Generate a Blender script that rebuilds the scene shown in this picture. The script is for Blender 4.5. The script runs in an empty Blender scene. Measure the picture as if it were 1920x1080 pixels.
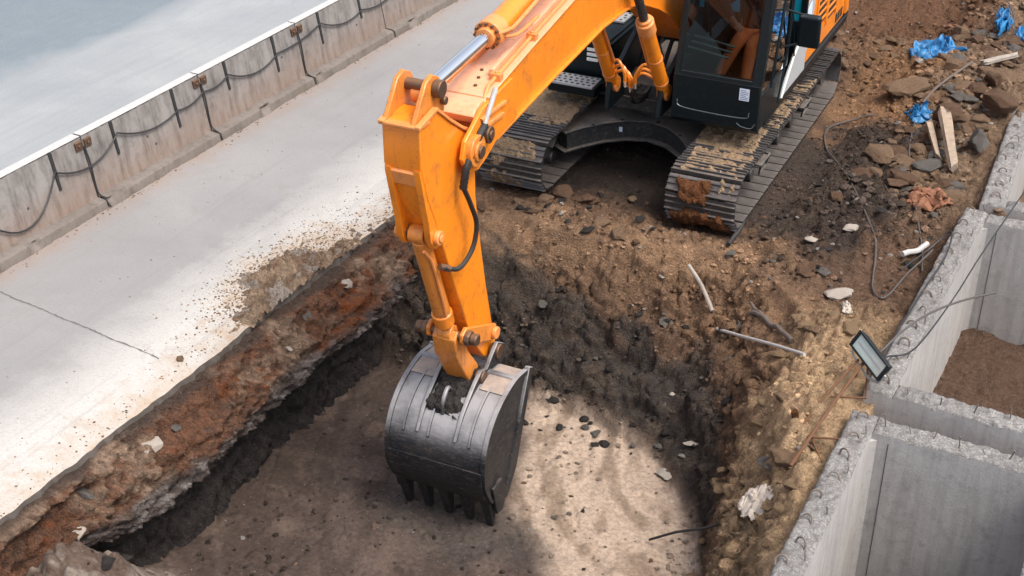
import bpy, bmesh, math, random
import numpy as np
from mathutils import Vector, Matrix
from math import sin, cos, pi, radians
# ---------------------------------------------------------------- camera
SC = bpy.context.scene
COL = SC.collection
cam = bpy.data.cameras.new('camera'); camo = bpy.data.objects.new('camera', cam); COL.objects.link(camo)
cam.sensor_width = 36; cam.sensor_fit = 'HORIZONTAL'; cam.lens = 36*2612/1920
camo.location = (0, 0, 7.0); camo.rotation_euler = (radians(90-30.4), 0, radians(27.3))
cam.clip_start = 0.1; cam.clip_end = 2000
SC.camera = camo
# ---------------------------------------------------------------- light
SUN_EL, SUN_AZ = radians(60), radians(100)      # azimuth from +Y towards +X
sd = Vector((sin(SUN_AZ)*cos(SUN_EL), cos(SUN_AZ)*cos(SUN_EL), sin(SUN_EL)))
w = bpy.data.worlds.new('World'); SC.world = w; w.use_nodes = True
nt = w.node_tree; nt.nodes.clear()
sky = nt.nodes.new('ShaderNodeTexSky'); sky.sky_type = 'NISHITA'; sky.sun_disc = False
sky.sun_elevation = SUN_EL; sky.sun_rotation = SUN_AZ; sky.air_density = 1.0; sky.dust_density = 4.0; sky.ozone_density = 1.0
bg = nt.nodes.new('ShaderNodeBackground'); bg.inputs['Strength'].default_value = 0.135
wo = nt.nodes.new('ShaderNodeOutputWorld')
hs = nt.nodes.new('ShaderNodeHueSaturation'); hs.inputs['Saturation'].default_value = .55      # thin bright overcast
nt.links.new(sky.outputs[0], hs.inputs['Color']); nt.links.new(hs.outputs[0], bg.inputs[0]); nt.links.new(bg.outputs[0], wo.inputs[0])
sl = bpy.data.lights.new('sun', 'SUN'); sl.energy = 1.5; sl.angle = radians(26); sl.color = (1, .93, .83)
so = bpy.data.objects.new('sun', sl); COL.objects.link(so)
so.rotation_euler = (-sd).to_track_quat('-Z', 'Y').to_euler(); so.location = (0, 10, 30)
SC.view_settings.view_transform = 'Standard'; SC.view_settings.look = 'None'
SC.view_settings.exposure = 1.08; SC.view_settings.gamma = 1
rnd = random.Random(7); rs = np.random.RandomState(11)
# ---------------------------------------------------------------- materials
class N:
    """tiny node helper"""
    def __init__(s, name):
        s.m = bpy.data.materials.new(name); s.m.use_nodes = True
        s.t = s.m.node_tree; s.t.nodes.clear()
        s.out = s.n('ShaderNodeOutputMaterial'); s.p = s.n('ShaderNodeBsdfPrincipled')
        s.l(s.p.outputs[0], s.out.inputs[0])
    def n(s, k, **kw):
        o = s.t.nodes.new(k)
        for a, b in kw.items(): setattr(o, a, b)
        return o
    def l(s, a, b): s.t.links.new(a, b)
    def set(s, sock, v):
        if hasattr(v, 'links') or isinstance(v, bpy.types.NodeSocket): s.l(v, sock)
        else: sock.default_value = v
    def co(s, kind='Object', scale=(1, 1, 1), rot=(0, 0, 0)):
        tc = s.n('ShaderNodeTexCoord'); mp = s.n('ShaderNodeMapping')
        mp.inputs['Scale'].default_value = scale; mp.inputs['Rotation'].default_value = rot
        s.l(tc.outputs[kind], mp.inputs[0]); return mp.outputs[0]
    def noise(s, co, scale, detail=6, rough=.6, dist=0.):
        o = s.n('ShaderNodeTexNoise'); s.l(co, o.inputs['Vector'])
        o.inputs['Scale'].default_value = scale; o.inputs['Detail'].default_value = detail
        o.inputs['Roughness'].default_value = rough; o.inputs['Distortion'].default_value = dist
        return o.outputs['Fac']
    def vor(s, co, scale, feature='F1', out='Distance'):
        o = s.n('ShaderNodeTexVoronoi', feature=feature); s.l(co, o.inputs['Vector'])
        o.inputs['Scale'].default_value = scale; return o.outputs[out]
    def ramp(s, fac, stops):
        o = s.n('ShaderNodeValToRGB'); s.l(fac, o.inputs[0]); e = o.color_ramp.elements
        while len(e) < len(stops): e.new(.5)
        for i, (p, c) in enumerate(stops):
            e[i].position = p; e[i].color = (c, c, c, 1) if isinstance(c, (int, float)) else (*c, 1)
        return o.outputs[0]
    def mix(s, f, a, b, mode='MIX'):
        o = s.n('ShaderNodeMix', data_type='RGBA', blend_type=mode); o.clamp_factor = True
        def st(k, v):
            if isinstance(v, bpy.types.NodeSocket): s.l(v, o.inputs[k])
            elif isinstance(v, (int, float)): o.inputs[k].default_value = v if k == 0 else (v, v, v, 1)
            else: o.inputs[k].default_value = (*v, 1)
        st(0, f); st(6, a); st(7, b); return o.outputs[2]
    def math(s, op, a, b=0.):
        o = s.n('ShaderNodeMath', operation=op)
        for i, v in enumerate((a, b)):
            if isinstance(v, bpy.types.NodeSocket): s.l(v, o.inputs[i])
            else: o.inputs[i].default_value = v
        return o.outputs[0]
    def bump(s, h, strength=.5, dist=.02, prev=None):
        o = s.n('ShaderNodeBump'); s.l(h, o.inputs['Height'])
        o.inputs['Strength'].default_value = strength; o.inputs['Distance'].default_value = dist
        if prev: s.l(prev, o.inputs['Normal'])
        return o.outputs[0]
    def fin(s, col=None, rough=None, metal=None, normal=None, **kw):
        P = s.p.inputs
        for k, v in (('Base Color', col), ('Roughness', rough), ('Metallic', metal), ('Normal', normal)):
            if v is None: continue
            if isinstance(v, tuple): v = (*v, 1)
            s.set(P[k], v)
        for k, v in kw.items(): s.set(P[k.replace('_', ' ')], v)
        return s.m
M = {}
def mk_paint(name, base, dirt=(.12, .06, .03), amt=.5, rough=.38, stain=(.45, .12, .015)):
    a = N(name); c = a.co()
    n1 = a.noise(c, 2.3, 8, .65); n2 = a.noise(c, 14, 8, .7); n3 = a.noise(c, 60, 4, .6)
    col = a.mix(a.ramp(n1, [(.35, 0), (.7, 1)]), base, tuple(x*.86 for x in base))
    col = a.mix(a.math('MULTIPLY', a.ramp(n2, [(.55, 0), (.72, 1)]), amt*.7), col, stain)
    st = a.noise(a.co(scale=(9, 9, .9)), 3, 6, .6)
    col = a.mix(a.math('MULTIPLY', a.ramp(st, [(.55, 0), (.75, 1)]), amt*.45), col, stain)
    sc1 = a.noise(a.co(scale=(1, 7, 1), rot=(.3, .2, .6)), 26, 4, .7); sc2 = a.noise(a.co(scale=(6, 1, 1), rot=(.1, .7, .2)), 22, 4, .7)
    scr = a.math('MULTIPLY', a.math('ADD', a.ramp(sc1, [(.68, 0), (.71, 1)]), a.ramp(sc2, [(.69, 0), (.72, 1)])), a.ramp(n1, [(.42, 0), (.6, 1)]))
    col = a.mix(a.math('MULTIPLY', scr, .55*amt), col, (.30, .13, .05))
    gr = a.noise(c, 5.5, 9, .75, .6); col = a.mix(a.math('MULTIPLY', a.ramp(gr, [(.54, 0), (.74, 1)]), .75*amt), col, (.20, .09, .04))
    chip = a.math('MULTIPLY', a.ramp(n3, [(.64, 0), (.68, 1)]), a.ramp(n2, [(.42, 0), (.55, 1)]))
    col = a.mix(a.math('MULTIPLY', chip, amt), col, dirt)
    M[name] = a.fin(col, a.math('ADD', a.math('MULTIPLY', n2, .35), rough-.15), 0., a.bump(n2, .12, .01), Specular_IOR_Level=.5, Coat_Weight=.45, Coat_Roughness=.16)
mk_paint('orange_paint', (.86, .245, .010), amt=1.0)
mk_paint('orange_dusty', (.76, .27, .07), amt=.8, rough=.5, stain=(.30, .10, .035))
mk_paint('orange_worn', (.66, .22, .03), dirt=(.07, .04, .025), amt=1.25, rough=.5, stain=(.24, .085, .03))
mk_paint('orange_glare', (.80, .40, .22), amt=.7, rough=.42, stain=(.62, .22, .06))  # boom-top orange, paled by sky glare painted into the colour
def mk_dusty(name, base, dust=(.16, .12, .1), amt=.5, rough=.45, metal=0., sc=1.):
    """dark machine metal with dust lying on upward faces and in blotches"""
    a = N(name); c = a.co()
    g = a.n('ShaderNodeNewGeometry'); sx = a.n('ShaderNodeSeparateXYZ'); a.l(g.outputs['Normal'], sx.inputs[0])
    up = a.ramp(sx.outputs[2], [(.3, 0), (.9, 1)])
    n1 = a.noise(c, 3.5*sc, 9, .7); n2 = a.noise(c, 25*sc, 6, .7)
    f = a.math('ADD', a.math('MULTIPLY', up, a.ramp(n1, [(.3, .25), (.65, 1)])), a.math('MULTIPLY', a.ramp(n2, [(.5, 0), (.75, 1)]), .5))
    col = a.mix(a.math('MULTIPLY', f, amt), base, dust)
    M[name] = a.fin(col, a.math('ADD', a.math('MULTIPLY', f, .3), rough), metal, a.bump(n2, .25, .01), Specular_IOR_Level=.28 if name == 'black_paint' else .5)
mk_dusty('black_paint', (.004, .0085, .011), (.03, .034, .037), .30, .28)
mk_dusty('chassis_paint', (.018, .020, .022), (.21, .175, .15), .85, .5)
mk_dusty('track_steel', (.055, .053, .055), (.25, .21, .185), .6, .36, .5)
mk_dusty('dark_rubber', (.012, .012, .013), (.06, .055, .05), .5, .55)
mk_dusty('tan_steel', (.15, .135, .13), (.42, .33, .27), .9, .5, .2, 2)
mk_dusty('grey_panel', (.36, .37, .38), (.2, .18, .16), .4, .45)
mk_dusty('pin_steel', (.13, .08, .055), (.3, .16, .08), .6, .4, .6, 3)
mk_dusty('rebar_rust', (.10, .042, .02), (.2, .1, .05), .6, .7, .1, 4)
mk_dusty('rebar_grey', (.13, .105, .09), (.26, .21, .17), .6, .6, .2, 6)
a = N('bucket_steel'); c = a.co()
n1 = a.noise(c, 2.2, 9, .7, .4); n2 = a.noise(a.co(scale=(1, 1, 6)), 9, 8, .75); n3 = a.noise(c, 45, 5, .6)
col = a.mix(a.ramp(n1, [(.4, 0), (.65, 1)]), (.010, .012, .015), (.032, .03, .03))
col = a.mix(a.math('MULTIPLY', a.ramp(n2, [(.52, 0), (.7, 1)]), .5), col, (.17, .12, .095))
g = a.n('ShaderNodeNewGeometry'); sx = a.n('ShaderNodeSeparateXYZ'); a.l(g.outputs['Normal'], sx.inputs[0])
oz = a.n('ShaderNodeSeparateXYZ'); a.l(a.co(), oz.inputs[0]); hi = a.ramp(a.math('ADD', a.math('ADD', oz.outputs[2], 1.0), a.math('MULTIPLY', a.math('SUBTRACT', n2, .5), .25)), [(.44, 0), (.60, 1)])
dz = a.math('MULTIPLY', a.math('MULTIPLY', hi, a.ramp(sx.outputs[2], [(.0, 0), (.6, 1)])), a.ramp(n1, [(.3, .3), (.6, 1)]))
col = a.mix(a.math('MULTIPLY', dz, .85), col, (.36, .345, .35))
col = a.mix(a.math('MULTIPLY', a.ramp(n3, [(.62, 0), (.7, 1)]), .4), col, (.3, .24, .2))
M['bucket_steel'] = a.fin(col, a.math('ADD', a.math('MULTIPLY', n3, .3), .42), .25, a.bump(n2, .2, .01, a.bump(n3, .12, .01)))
a = N('chrome'); M['chrome'] = a.fin((.8, .8, .8), .12, 1.)
a = N('glass'); tr = a.n('ShaderNodeBsdfTransparent'); tr.inputs[0].default_value = (.30, .36, .38, 1)
gl = a.n('ShaderNodeBsdfGlossy'); gl.inputs['Roughness'].default_value = .02; gl.inputs[0].default_value = (.9, .95, 1, 1)
fr = a.n('ShaderNodeFresnel'); fr.inputs[0].default_value = 1.5; ms = a.n('ShaderNodeMixShader')
a.l(a.math('MULTIPLY', fr.outputs[0], .75), ms.inputs[0]); a.l(tr.outputs[0], ms.inputs[1]); a.l(gl.outputs[0], ms.inputs[2]); a.l(ms.outputs[0], a.out.inputs[0])
M['glass'] = a.m
def flat(name, col, rough=.6, metal=0., nsc=20, var=.25):
    a = N(name); n = a.noise(a.co(), nsc, 6, .65)
    M[name] = a.fin(a.mix(n, tuple(x*(1-var) for x in col), tuple(min(1, x*(1+var)) for x in col)), rough, metal, a.bump(n, .15, .01))
flat('white_lamp', (.75, .78, .76), .3); flat('sticker', (.55, .62, .75), .5, var=.05); flat('ink', (.1, .13, .2), .6)
flat('lamp_glass', (.42, .50, .47), .10, nsc=8, var=.3); flat('black_cable', (.02, .02, .022), .5); flat('grey_cable', (.07, .062, .058), .6); flat('pale_plastic', (.55, .5, .46), .45)
flat('dark_sleeve', (.035, .032, .035), .9, nsc=60); flat('orange_cloth', (.62, .13, .035), .9, nsc=50)
flat('skin', (.42, .2, .13), .5, nsc=30, var=.1); flat('hair', (.02, .015, .012), .6); flat('seat_fabric', (.02, .025, .03), .85)
flat('teal_glass', (.02, .27, .34), .25); flat('pale_green', (.16, .2, .17), .5)
flat('wood_dry', (.30, .23, .17), .85, nsc=16, var=.6); flat('branch', (.11, .085, .07), .9)
flat('white_sack', (.46, .40, .34), .75, nsc=14, var=.5); flat('brown_cloth', (.2, .085, .045), .85, nsc=9, var=.35)
flat('white_stone', (.27, .235, .20), .9, nsc=14, var=.6); flat('grey_pipe', (.42, .4, .38), .5, var=.3)
a = N('blue_tarp'); n = a.noise(a.co(), 9, 6, .7)
M['blue_tarp'] = a.fin(a.mix(a.ramp(n, [(.35, 0), (.7, 1)]), (.008, .085, .25), (.035, .23, .46)), .32, 0., a.bump(a.noise(a.co(), 30, 5, .7), .4, .02))
a = N('teal_pane'); tl = a.n('ShaderNodeBsdfTranslucent'); tl.inputs[0].default_value = (.04, .62, .75, 1); ms = a.n('ShaderNodeMixShader'); ms.inputs[0].default_value = .25
a.p.inputs['Base Color'].default_value = (.03, .4, .5, 1); a.l(tl.outputs[0], ms.inputs[1]); a.l(a.p.outputs[0], ms.inputs[2]); a.l(ms.outputs[0], a.out.inputs[0]); M['teal_pane'] = a.m
# concrete ---------------------------------------------------------
def mk_conc(name, base, light, stainc, stain=.5, streak=.5, pits=True, rusty=0., sand=0., crack=0.):
    a = N(name); c = a.co()
    n1 = a.noise(c, 1.3, 9, .68, .3); n2 = a.noise(c, 9, 8, .7); n3 = a.noise(c, 70, 4, .65)
    col = a.mix(a.ramp(n1, [(.3, 0), (.7, 1)]), base, light)
    st = a.noise(a.co(scale=(5, 5, .45)), 2.2, 8, .65)
    col = a.mix(a.math('MULTIPLY', a.ramp(st, [(.45, 0), (.72, 1)]), streak), col, stainc)
    col = a.mix(a.math('MULTIPLY', a.ramp(n2, [(.52, 0), (.75, 1)]), stain), col, stainc)
    if rusty:
        tc = a.n('ShaderNodeTexCoord'); sp = a.n('ShaderNodeSeparateXYZ'); a.l(tc.outputs['Object'], sp.inputs[0])
        low = a.ramp(a.math('ADD', sp.outputs[2], a.math('MULTIPLY', n1, .35)), [(.15, 1), (.75, 0)])
        col = a.mix(a.math('MULTIPLY', low, rusty), col, (.27, .155, .095))
    if sand: col = a.mix(a.math('MULTIPLY', a.ramp(n1, [(.5, 0), (.6, 1)]), sand), col, (.4, .3, .2))
    if pits:
        v = a.vor(c, 11); pit = a.ramp(v, [(.035, 1), (.06, 0)])
        col = a.mix(a.math('MULTIPLY', pit, .6), col, tuple(x*.35 for x in base))
    col = a.mix(a.math('MULTIPLY', a.ramp(n3, [(.35, 1), (.5, 0)]), .2), col, tuple(x*.5 for x in base))
    if crack:
        n5 = a.noise(c, 26, 8, .75, .5); col = a.mix(a.math('MULTIPLY', a.ramp(a.math('ABSOLUTE', a.math('SUBTRACT', n5, .5)), [(.0, 1), (.05, 0)]), crack), col, (.06, .052, .046))
        col = a.mix(a.math('MULTIPLY', a.ramp(a.noise(c, 60, 5, .7), [(.58, 0), (.66, 1)]), .5), col, (.09, .08, .07)); n2 = a.math('ADD', n2, a.math('MULTIPLY', n5, 1.6))
    M[name] = a.fin(col, .85, 0., a.bump(n3, .3, .01, a.bump(n2, .35 if not crack else .8, .02)))
mk_conc('barrier_concrete', (.16, .147, .14), (.245, .23, .22), (.058, .05, .046), .5, .85, rusty=.5)
mk_conc('kerb_concrete', (.13, .108, .093), (.20, .175, .155), (.06, .046, .038), .75, .4)
mk_conc('box_concrete', (.34, .322, .31), (.44, .42, .405), (.19, .175, .165), .6, .5)
mk_conc('rough_concrete', (.22, .21, .205), (.37, .355, .34), (.09, .08, .072), .9, .2, pits=False, crack=.75)
a = N('road_concrete'); c = a.co(); tc = a.n('ShaderNodeTexCoord'); sp = a.n('ShaderNodeSeparateXYZ'); a.l(tc.outputs['Object'], sp.inputs[0])
X = sp.outputs[0]; Y = sp.outputs[1]
n1 = a.noise(c, .55, 9, .62, .5); n2 = a.noise(c, 4, 9, .7, .3); n3 = a.noise(c, 30, 6, .7); n4 = a.noise(c, 140, 4, .6)
col = a.mix(a.ramp(n1, [(.3, 0), (.7, 1)]), (.21, .205, .205), (.27, .262, .26))
# pale cement dust near the broken edge
e = a.math('ADD', a.math('MULTIPLY', X, .62), a.math('ADD', a.math('MULTIPLY', n1, .35), a.math('MULTIPLY', n2, .45)))   # X in -10..-7.35
dust = a.ramp(a.math('ADD', e, 5.45), [(.45, 0), (.95, 1)])
col = a.mix(a.math('MULTIPLY', dust, .9), col, (.47, .45, .42))
col = a.mix(a.math('MULTIPLY', a.ramp(n2, [(.5, 0), (.72, 1)]), .22), col, (.24, .23, .24))
# soil trodden onto the slab along its edge and by the kerb
s0 = a.ramp(a.math('ADD', a.math('POWER', a.math('ABSOLUTE', a.math('MULTIPLY', a.math('ADD', Y, -9.9), .75)), 2.), a.math('ADD', a.math('POWER', a.math('ABSOLUTE', a.math('MULTIPLY', a.math('ADD', X, 7.55), 1.5)), 2.), a.math('MULTIPLY', a.math('SUBTRACT', .5, n2), 2.6))), [(.1, 1), (1.0, 0)])
col = a.mix(a.math('MULTIPLY', s0, .7), col, (.36, .26, .17))
s1 = a.ramp(a.math('ADD', a.math('ADD', X, 7.95), a.math('MULTIPLY', a.math('SUBTRACT', n2, .5), 2.2)), [(.15, 0), (.85, 1)])
col = a.mix(a.math('MULTIPLY', s1, .75), col, (.40, .28, .18))
# scuffs, drips and tyre smears
ty = a.noise(a.co(scale=(9, .35, 1), rot=(0, 0, .04)), 1.1, 6, .6); col = a.mix(a.math('MULTIPLY', a.ramp(ty, [(.55, 0), (.68, 1)]), .22), col, (.17, .155, .15))
bl = a.noise(c, 1.7, 10, .78, .9); col = a.mix(a.math('MULTIPLY', a.ramp(bl, [(.56, 0), (.66, 1)]), .28), col, (.21, .17, .14))
col = a.mix(a.math('MULTIPLY', a.ramp(a.noise(c, 38, 9, .9), [(.50, 0), (.62, 1)]), .42), col, (.14, .125, .11))
s2 = a.ramp(a.math('ADD', a.math('MULTIPLY', a.math('ADD', X, 10.25), 1.6), a.math('MULTIPLY', n2, .9)), [(.35, 1), (1.0, 0)])
col = a.mix(a.math('MULTIPLY', s2, .8), col, (.25, .18, .14))
sp3 = a.vor(c, 22); col = a.mix(a.math('MULTIPLY', a.ramp(sp3, [(.05, 1), (.09, 0)]), .5), col, (.16, .12, .1))
col = a.mix(a.math('MULTIPLY', a.ramp(n3, [(.4, 1), (.5, 0)]), .12), col, (.2, .19, .19))
M['road_concrete'] = a.fin(col, .85, 0., a.bump(n4, .15, .005, a.bump(n3, .22, .015)))
a = N('far_road'); c = a.co(); n1 = a.noise(c, .45, 9, .6, .8); n2 = a.noise(c, 3, 9, .7, .3); n3 = a.noise(c, 35, 6, .75)
tc = a.n('ShaderNodeTexCoord'); sp = a.n('ShaderNodeSeparateXYZ'); a.l(tc.outputs['Object'], sp.inputs[0])
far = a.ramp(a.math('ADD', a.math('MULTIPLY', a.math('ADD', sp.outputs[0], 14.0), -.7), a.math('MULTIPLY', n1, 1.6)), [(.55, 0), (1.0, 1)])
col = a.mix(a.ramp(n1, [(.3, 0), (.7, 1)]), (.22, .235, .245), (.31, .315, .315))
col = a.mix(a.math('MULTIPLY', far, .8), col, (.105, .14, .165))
ty = a.noise(a.co(scale=(7, .3, 1), rot=(0, 0, .05)), 1.3, 7, .65); col = a.mix(a.math('MULTIPLY', a.ramp(ty, [(.5, 0), (.66, 1)]), .3), col, (.19, .2, .21))
col = a.mix(a.math('MULTIPLY', a.ramp(a.noise(c, 28, 9, .85), [(.5, 0), (.66, 1)]), .35), col, (.16, .175, .185))
col = a.mix(a.math('MULTIPLY', a.ramp(n2, [(.48, 0), (.7, 1)]), .3), col, (.2, .22, .24))
col = a.mix(a.math('MULTIPLY', a.ramp(n3, [(.55, 0), (.7, 1)]), .2), col, (.55, .55, .54))
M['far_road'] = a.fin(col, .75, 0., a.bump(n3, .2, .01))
flat('tool_grey', (.06, .07, .075), .35); flat('lit_edge', (.42, .41, .40), .8); flat('crack_grey', (.13, .12, .112), .95); flat('joint_dark', (.06, .055, .05), .9); flat('broken_slab', (.10, .085, .075), .95, nsc=9, var=.5)
# soil (colour of each kind of soil is a mesh attribute) -----------
def mk_soil(name, vc=True, base=(.2, .12, .07), isl=False, bumpk=1.):
    a = N(name); c = a.co()
    n1 = a.noise(c, 3.2, 9, .7, .3); n2 = a.noise(c, 22, 8, .75); n3 = a.noise(c, 95, 5, .7); v = a.vor(c, 34)
    if vc:
        at = a.n('ShaderNodeVertexColor'); at.layer_name = 'soil'; col = at.outputs[0]
    else:
        col = a.mix(0, base, base)
    if isl:
        g = a.n('ShaderNodeNewGeometry'); r = g.outputs['Random Per Island']
        col = a.mix(a.ramp(r, [(0, 0), (1, 1)]), a.mix(1., col, .45, 'MULTIPLY'), a.mix(1., col, 1.75, 'MULTIPLY'))
        col = a.mix(a.ramp(r, [(.955, 0), (.96, .8)]), col, (.42, .4, .37))
    col = a.mix(a.ramp(n2, [(.3, 0), (.7, 1)]), a.mix(1., col, .55, 'MULTIPLY'), a.mix(1., col, 1.45, 'MULTIPLY'))
    col = a.mix(a.math('MULTIPLY', a.ramp(n1, [(.3, 1), (.55, 0)]), .4), col, a.mix(1., col, .6, 'MULTIPLY'))
    if not isl:
        v2 = a.vor(c, 15, out='Distance'); col = a.mix(a.math('MULTIPLY', a.ramp(v2, [(.045, 1), (.07, 0)]), .7), col, (.42, .38, .34))
    n4 = a.noise(c, 55, 8, .8, .6); r4 = a.math('ABSOLUTE', a.math('SUBTRACT', n4, .5)); vd = a.vor(c, 48)
    kc = at.outputs['Alpha'] if vc else 1.0
    col = a.mix(a.math('MULTIPLY', a.ramp(r4, [(0.0, .8), (.05, 0)]), kc), col, a.mix(1., col, .4, 'MULTIPLY'))  # fine crevice shade painted into the soil colour
    col = a.mix(a.math('MULTIPLY', a.math('MULTIPLY', a.ramp(n3, [(.56, 0), (.72, 1)]), .45), kc), col, a.mix(1., col, 1.8, 'MULTIPLY'))
    kk = at.outputs['Alpha'] if vc else 1.0
    hh = a.math('ADD', n4, a.math('MULTIPLY', vd, -.5))
    bb_ = a.n('ShaderNodeBump'); a.l(hh, bb_.inputs['Height']); bb_.inputs['Distance'].default_value = .05; a.set(bb_.inputs['Strength'], a.math('MULTIPLY', kk, 1.0*bumpk)); bb = bb_.outputs[0]
    M[name] = a.fin(col, .95, 0., a.bump(n3, .5*bumpk, .01, bb), Specular_IOR_Level=.2)
mk_soil('soil'); mk_soil('clod_soil', True, isl=True); 
for k, b in dict(rock_tan=(.36, .235, .15), rock_brown=(.24, .145, .093), rock_grey=(.25, .225, .2), rock_dark=(.075, .066, .06), mud_tan=(.46, .32, .2), mud_rust=(.19, .075, .03), clod_sand=(.47, .32, .19)).items():
    mk_soil(k, False, b)
# ---------------------------------------------------------------- mesh helpers
class MB:
    def __init__(s): s.v = []; s.f = []
    def add(s, vs, fs):
        b = len(s.v); s.v += [tuple(v) for v in vs]; s.f += [tuple(i+b for i in f) for f in fs]; return s
    def box(s, x0, x1, y0, y1, z0, z1):
        x0, x1 = sorted((x0, x1)); y0, y1 = sorted((y0, y1)); z0, z1 = sorted((z0, z1))
        return s.add([(x, y, z) for z in (z0, z1) for x, y in ((x0, y0), (x1, y0), (x1, y1), (x0, y1))],
                     [(3, 2, 1, 0), (4, 5, 6, 7), (0, 1, 5, 4), (1, 2, 6, 5), (2, 3, 7, 6), (3, 0, 4, 7)])
    def hull(s, a, b):
        """two rings of equal length joined and capped"""
        n = len(a); s.add(list(a)+list(b), [tuple(range(n))[::-1], tuple(range(n, 2*n))]+[(i, (i+1) % n, n+(i+1) % n, n+i) for i in range(n)]); return s
    def prism(s, poly, s0, s1):
        """machine side profile (u forward, w up) between lateral s0 and s1"""
        return s.hull([(s0, -u, w_) for u, w_ in poly], [(s1, -u, w_) for u, w_ in poly])
    def plan(s, poly, z0, z1):
        return s.hull([(x, y, z0) for x, y in poly], [(x, y, z1) for x, y in poly])
    def rod(s, p, q, r, n=16, r2=None):
        p = Vector(p); q = Vector(q); d = (q-p).normalized(); k = d.orthogonal().normalized(); j = d.cross(k); r2 = r if r2 is None else r2
        R = [(cos(2*pi*i/n), sin(2*pi*i/n)) for i in range(n)]
        return s.hull([p+(k*c_+j*s_)*r for c_, s_ in R], [q+(k*c_+j*s_)*r2 for c_, s_ in R])
    def tube(s, pts, r, n=8):
        P = [Vector(p) for p in pts]; rings = []; k = None
        for i, p in enumerate(P):
            d = (P[min(i+1, len(P)-1)]-P[max(i-1, 0)]).normalized()
            k = (d.orthogonal() if k is None else (k-d*k.dot(d))).normalized(); j = d.cross(k)
            ri = r[i] if isinstance(r, (list, tuple)) else r
            rings.append([p+(k*cos(2*pi*t/n)+j*sin(2*pi*t/n))*ri for t in range(n)])
        vs = [v for R in rings for v in R]; fs = [tuple(range(n))[::-1], tuple(range((len(P)-1)*n, len(P)*n))]
        for a_ in range(len(P)-1):
            for t in range(n): fs.append((a_*n+t, a_*n+(t+1) % n, (a_+1)*n+(t+1) % n, (a_+1)*n+t))
        return s.add(vs, fs)
    def build(s, name, mat, parent=None, bevel=0., smooth=True, seg=2):
        me = bpy.data.meshes.new(name); me.from_pydata(s.v, [], s.f)
        bm = bmesh.new(); bm.from_mesh(me); bmesh.ops.recalc_face_normals(bm, faces=bm.faces); bm.to_mesh(me); bm.free()
        o = bpy.data.objects.new(name, me); COL.objects.link(o)
        me.materials.append(M[mat] if isinstance(mat, str) else mat)
        if parent: o.parent = parent
        if bevel:
            b = o.modifiers.new('bevel', 'BEVEL'); b.width = bevel; b.segments = seg; b.limit_method = 'ANGLE'; b.angle_limit = radians(35)
        if smooth:
            for p in me.polygons: p.use_smooth = True
            me.set_sharp_from_angle(angle=radians(35))
        return o
def spline(pts, n=8):
    """Catmull-Rom through the points"""
    P = [Vector(p) for p in pts]; P = [P[0]*2-P[1]]+P+[P[-1]*2-P[-2]]; out = []
    for i in range(1, len(P)-2):
        for k in range(n):
            t = k/n; a_, b_, c_, d_ = P[i-1:i+3]
            out.append(.5*((2*b_)+(c_-a_)*t+(2*a_-5*b_+4*c_-d_)*t*t+(3*b_-a_-3*c_+d_)*t**3))
    out.append(P[-2]); return out
def tag(o, label=None, cat=None, group=None, kind=None):
    for k, v in (('label', label), ('category', cat), ('group', group), ('kind', kind)):
        if v: o[k] = v
    return o
def empty(name, loc, rz=0, label=None, cat=None, group=None):
    o = bpy.data.objects.new(name, None); o.empty_display_size = .3; COL.objects.link(o); o.location = loc; o.rotation_euler = (0, 0, rz)
    return tag(o, label, cat, group)
def S(s, u, w_): return Vector((s, -u, w_))      # machine frame: lateral, forward, up
# numpy noise ------------------------------------------------------
def vnoise(x, y, seed=0):
    r = np.random.RandomState(seed); T = r.rand(256, 256)
    xi = np.floor(x).astype(int); yi = np.floor(y).astype(int); fx = x-xi; fy = y-yi
    fx = fx*fx*fx*(fx*(fx*6-15)+10); fy = fy*fy*fy*(fy*(fy*6-15)+10)
    g = lambda i, j: T[i & 255, j & 255]
    return (g(xi, yi)*(1-fx)+g(xi+1, yi)*fx)*(1-fy)+(g(xi, yi+1)*(1-fx)+g(xi+1, yi+1)*fx)*fy
def fbm(x, y, sc=1., oc=5, seed=0, rough=.5):
    t = 0; a_ = 1; s_ = 0
    for i in range(oc):
        t = t+a_*vnoise(x*sc*2**i+i*17.3, y*sc*2**i-i*9.1, seed+i); s_ += a_; a_ *= rough
    return t/s_-.5
def clods(x, y, sc, seed=0, keep=.6):
    """rounded lumps: 0..1 dome in each jittered cell that holds a lump"""
    r = np.random.RandomState(seed); JX = r.rand(256, 256); JY = r.rand(256, 256); K = r.rand(256, 256); RR = r.rand(256, 256)
    X_ = x*sc; Y_ = y*sc; xi = np.floor(X_).astype(int); yi = np.floor(Y_).astype(int); out = np.zeros_like(X_)
    for i in (-1, 0, 1):
        for j in (-1, 0, 1):
            a_ = (xi+i) & 255; b_ = (yi+j) & 255
            rad = .25+.5*RR[a_, b_]
            d = ((X_-(xi+i+JX[a_, b_]))**2+((Y_-(yi+j+JY[a_, b_]))*1.15)**2)/rad**2
            out = np.maximum(out, np.where(K[a_, b_] < keep, np.sqrt(np.clip(1-d, 0, 1))*rad*1.6, 0))
    return out
def sdist(x, y, poly):
    """signed distance to a closed polygon, negative inside"""
    d = np.full_like(x, 1e9); ins = np.zeros(x.shape, bool); n = len(poly)
    for i in range(n):
        ax, ay = poly[i]; bx, by = poly[(i+1) % n]; ex, ey = bx-ax, by-ay
        t = np.clip(((x-ax)*ex+(y-ay)*ey)/(ex*ex+ey*ey+1e-12), 0, 1)
        d = np.minimum(d, np.hypot(x-ax-t*ex, y-ay-t*ey))
        if ay != by: ins ^= ((ay > y) != (by > y)) & (x < (bx-ax)*(y-ay)/(by-ay)+ax)
    return np.where(ins, -d, d)
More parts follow.
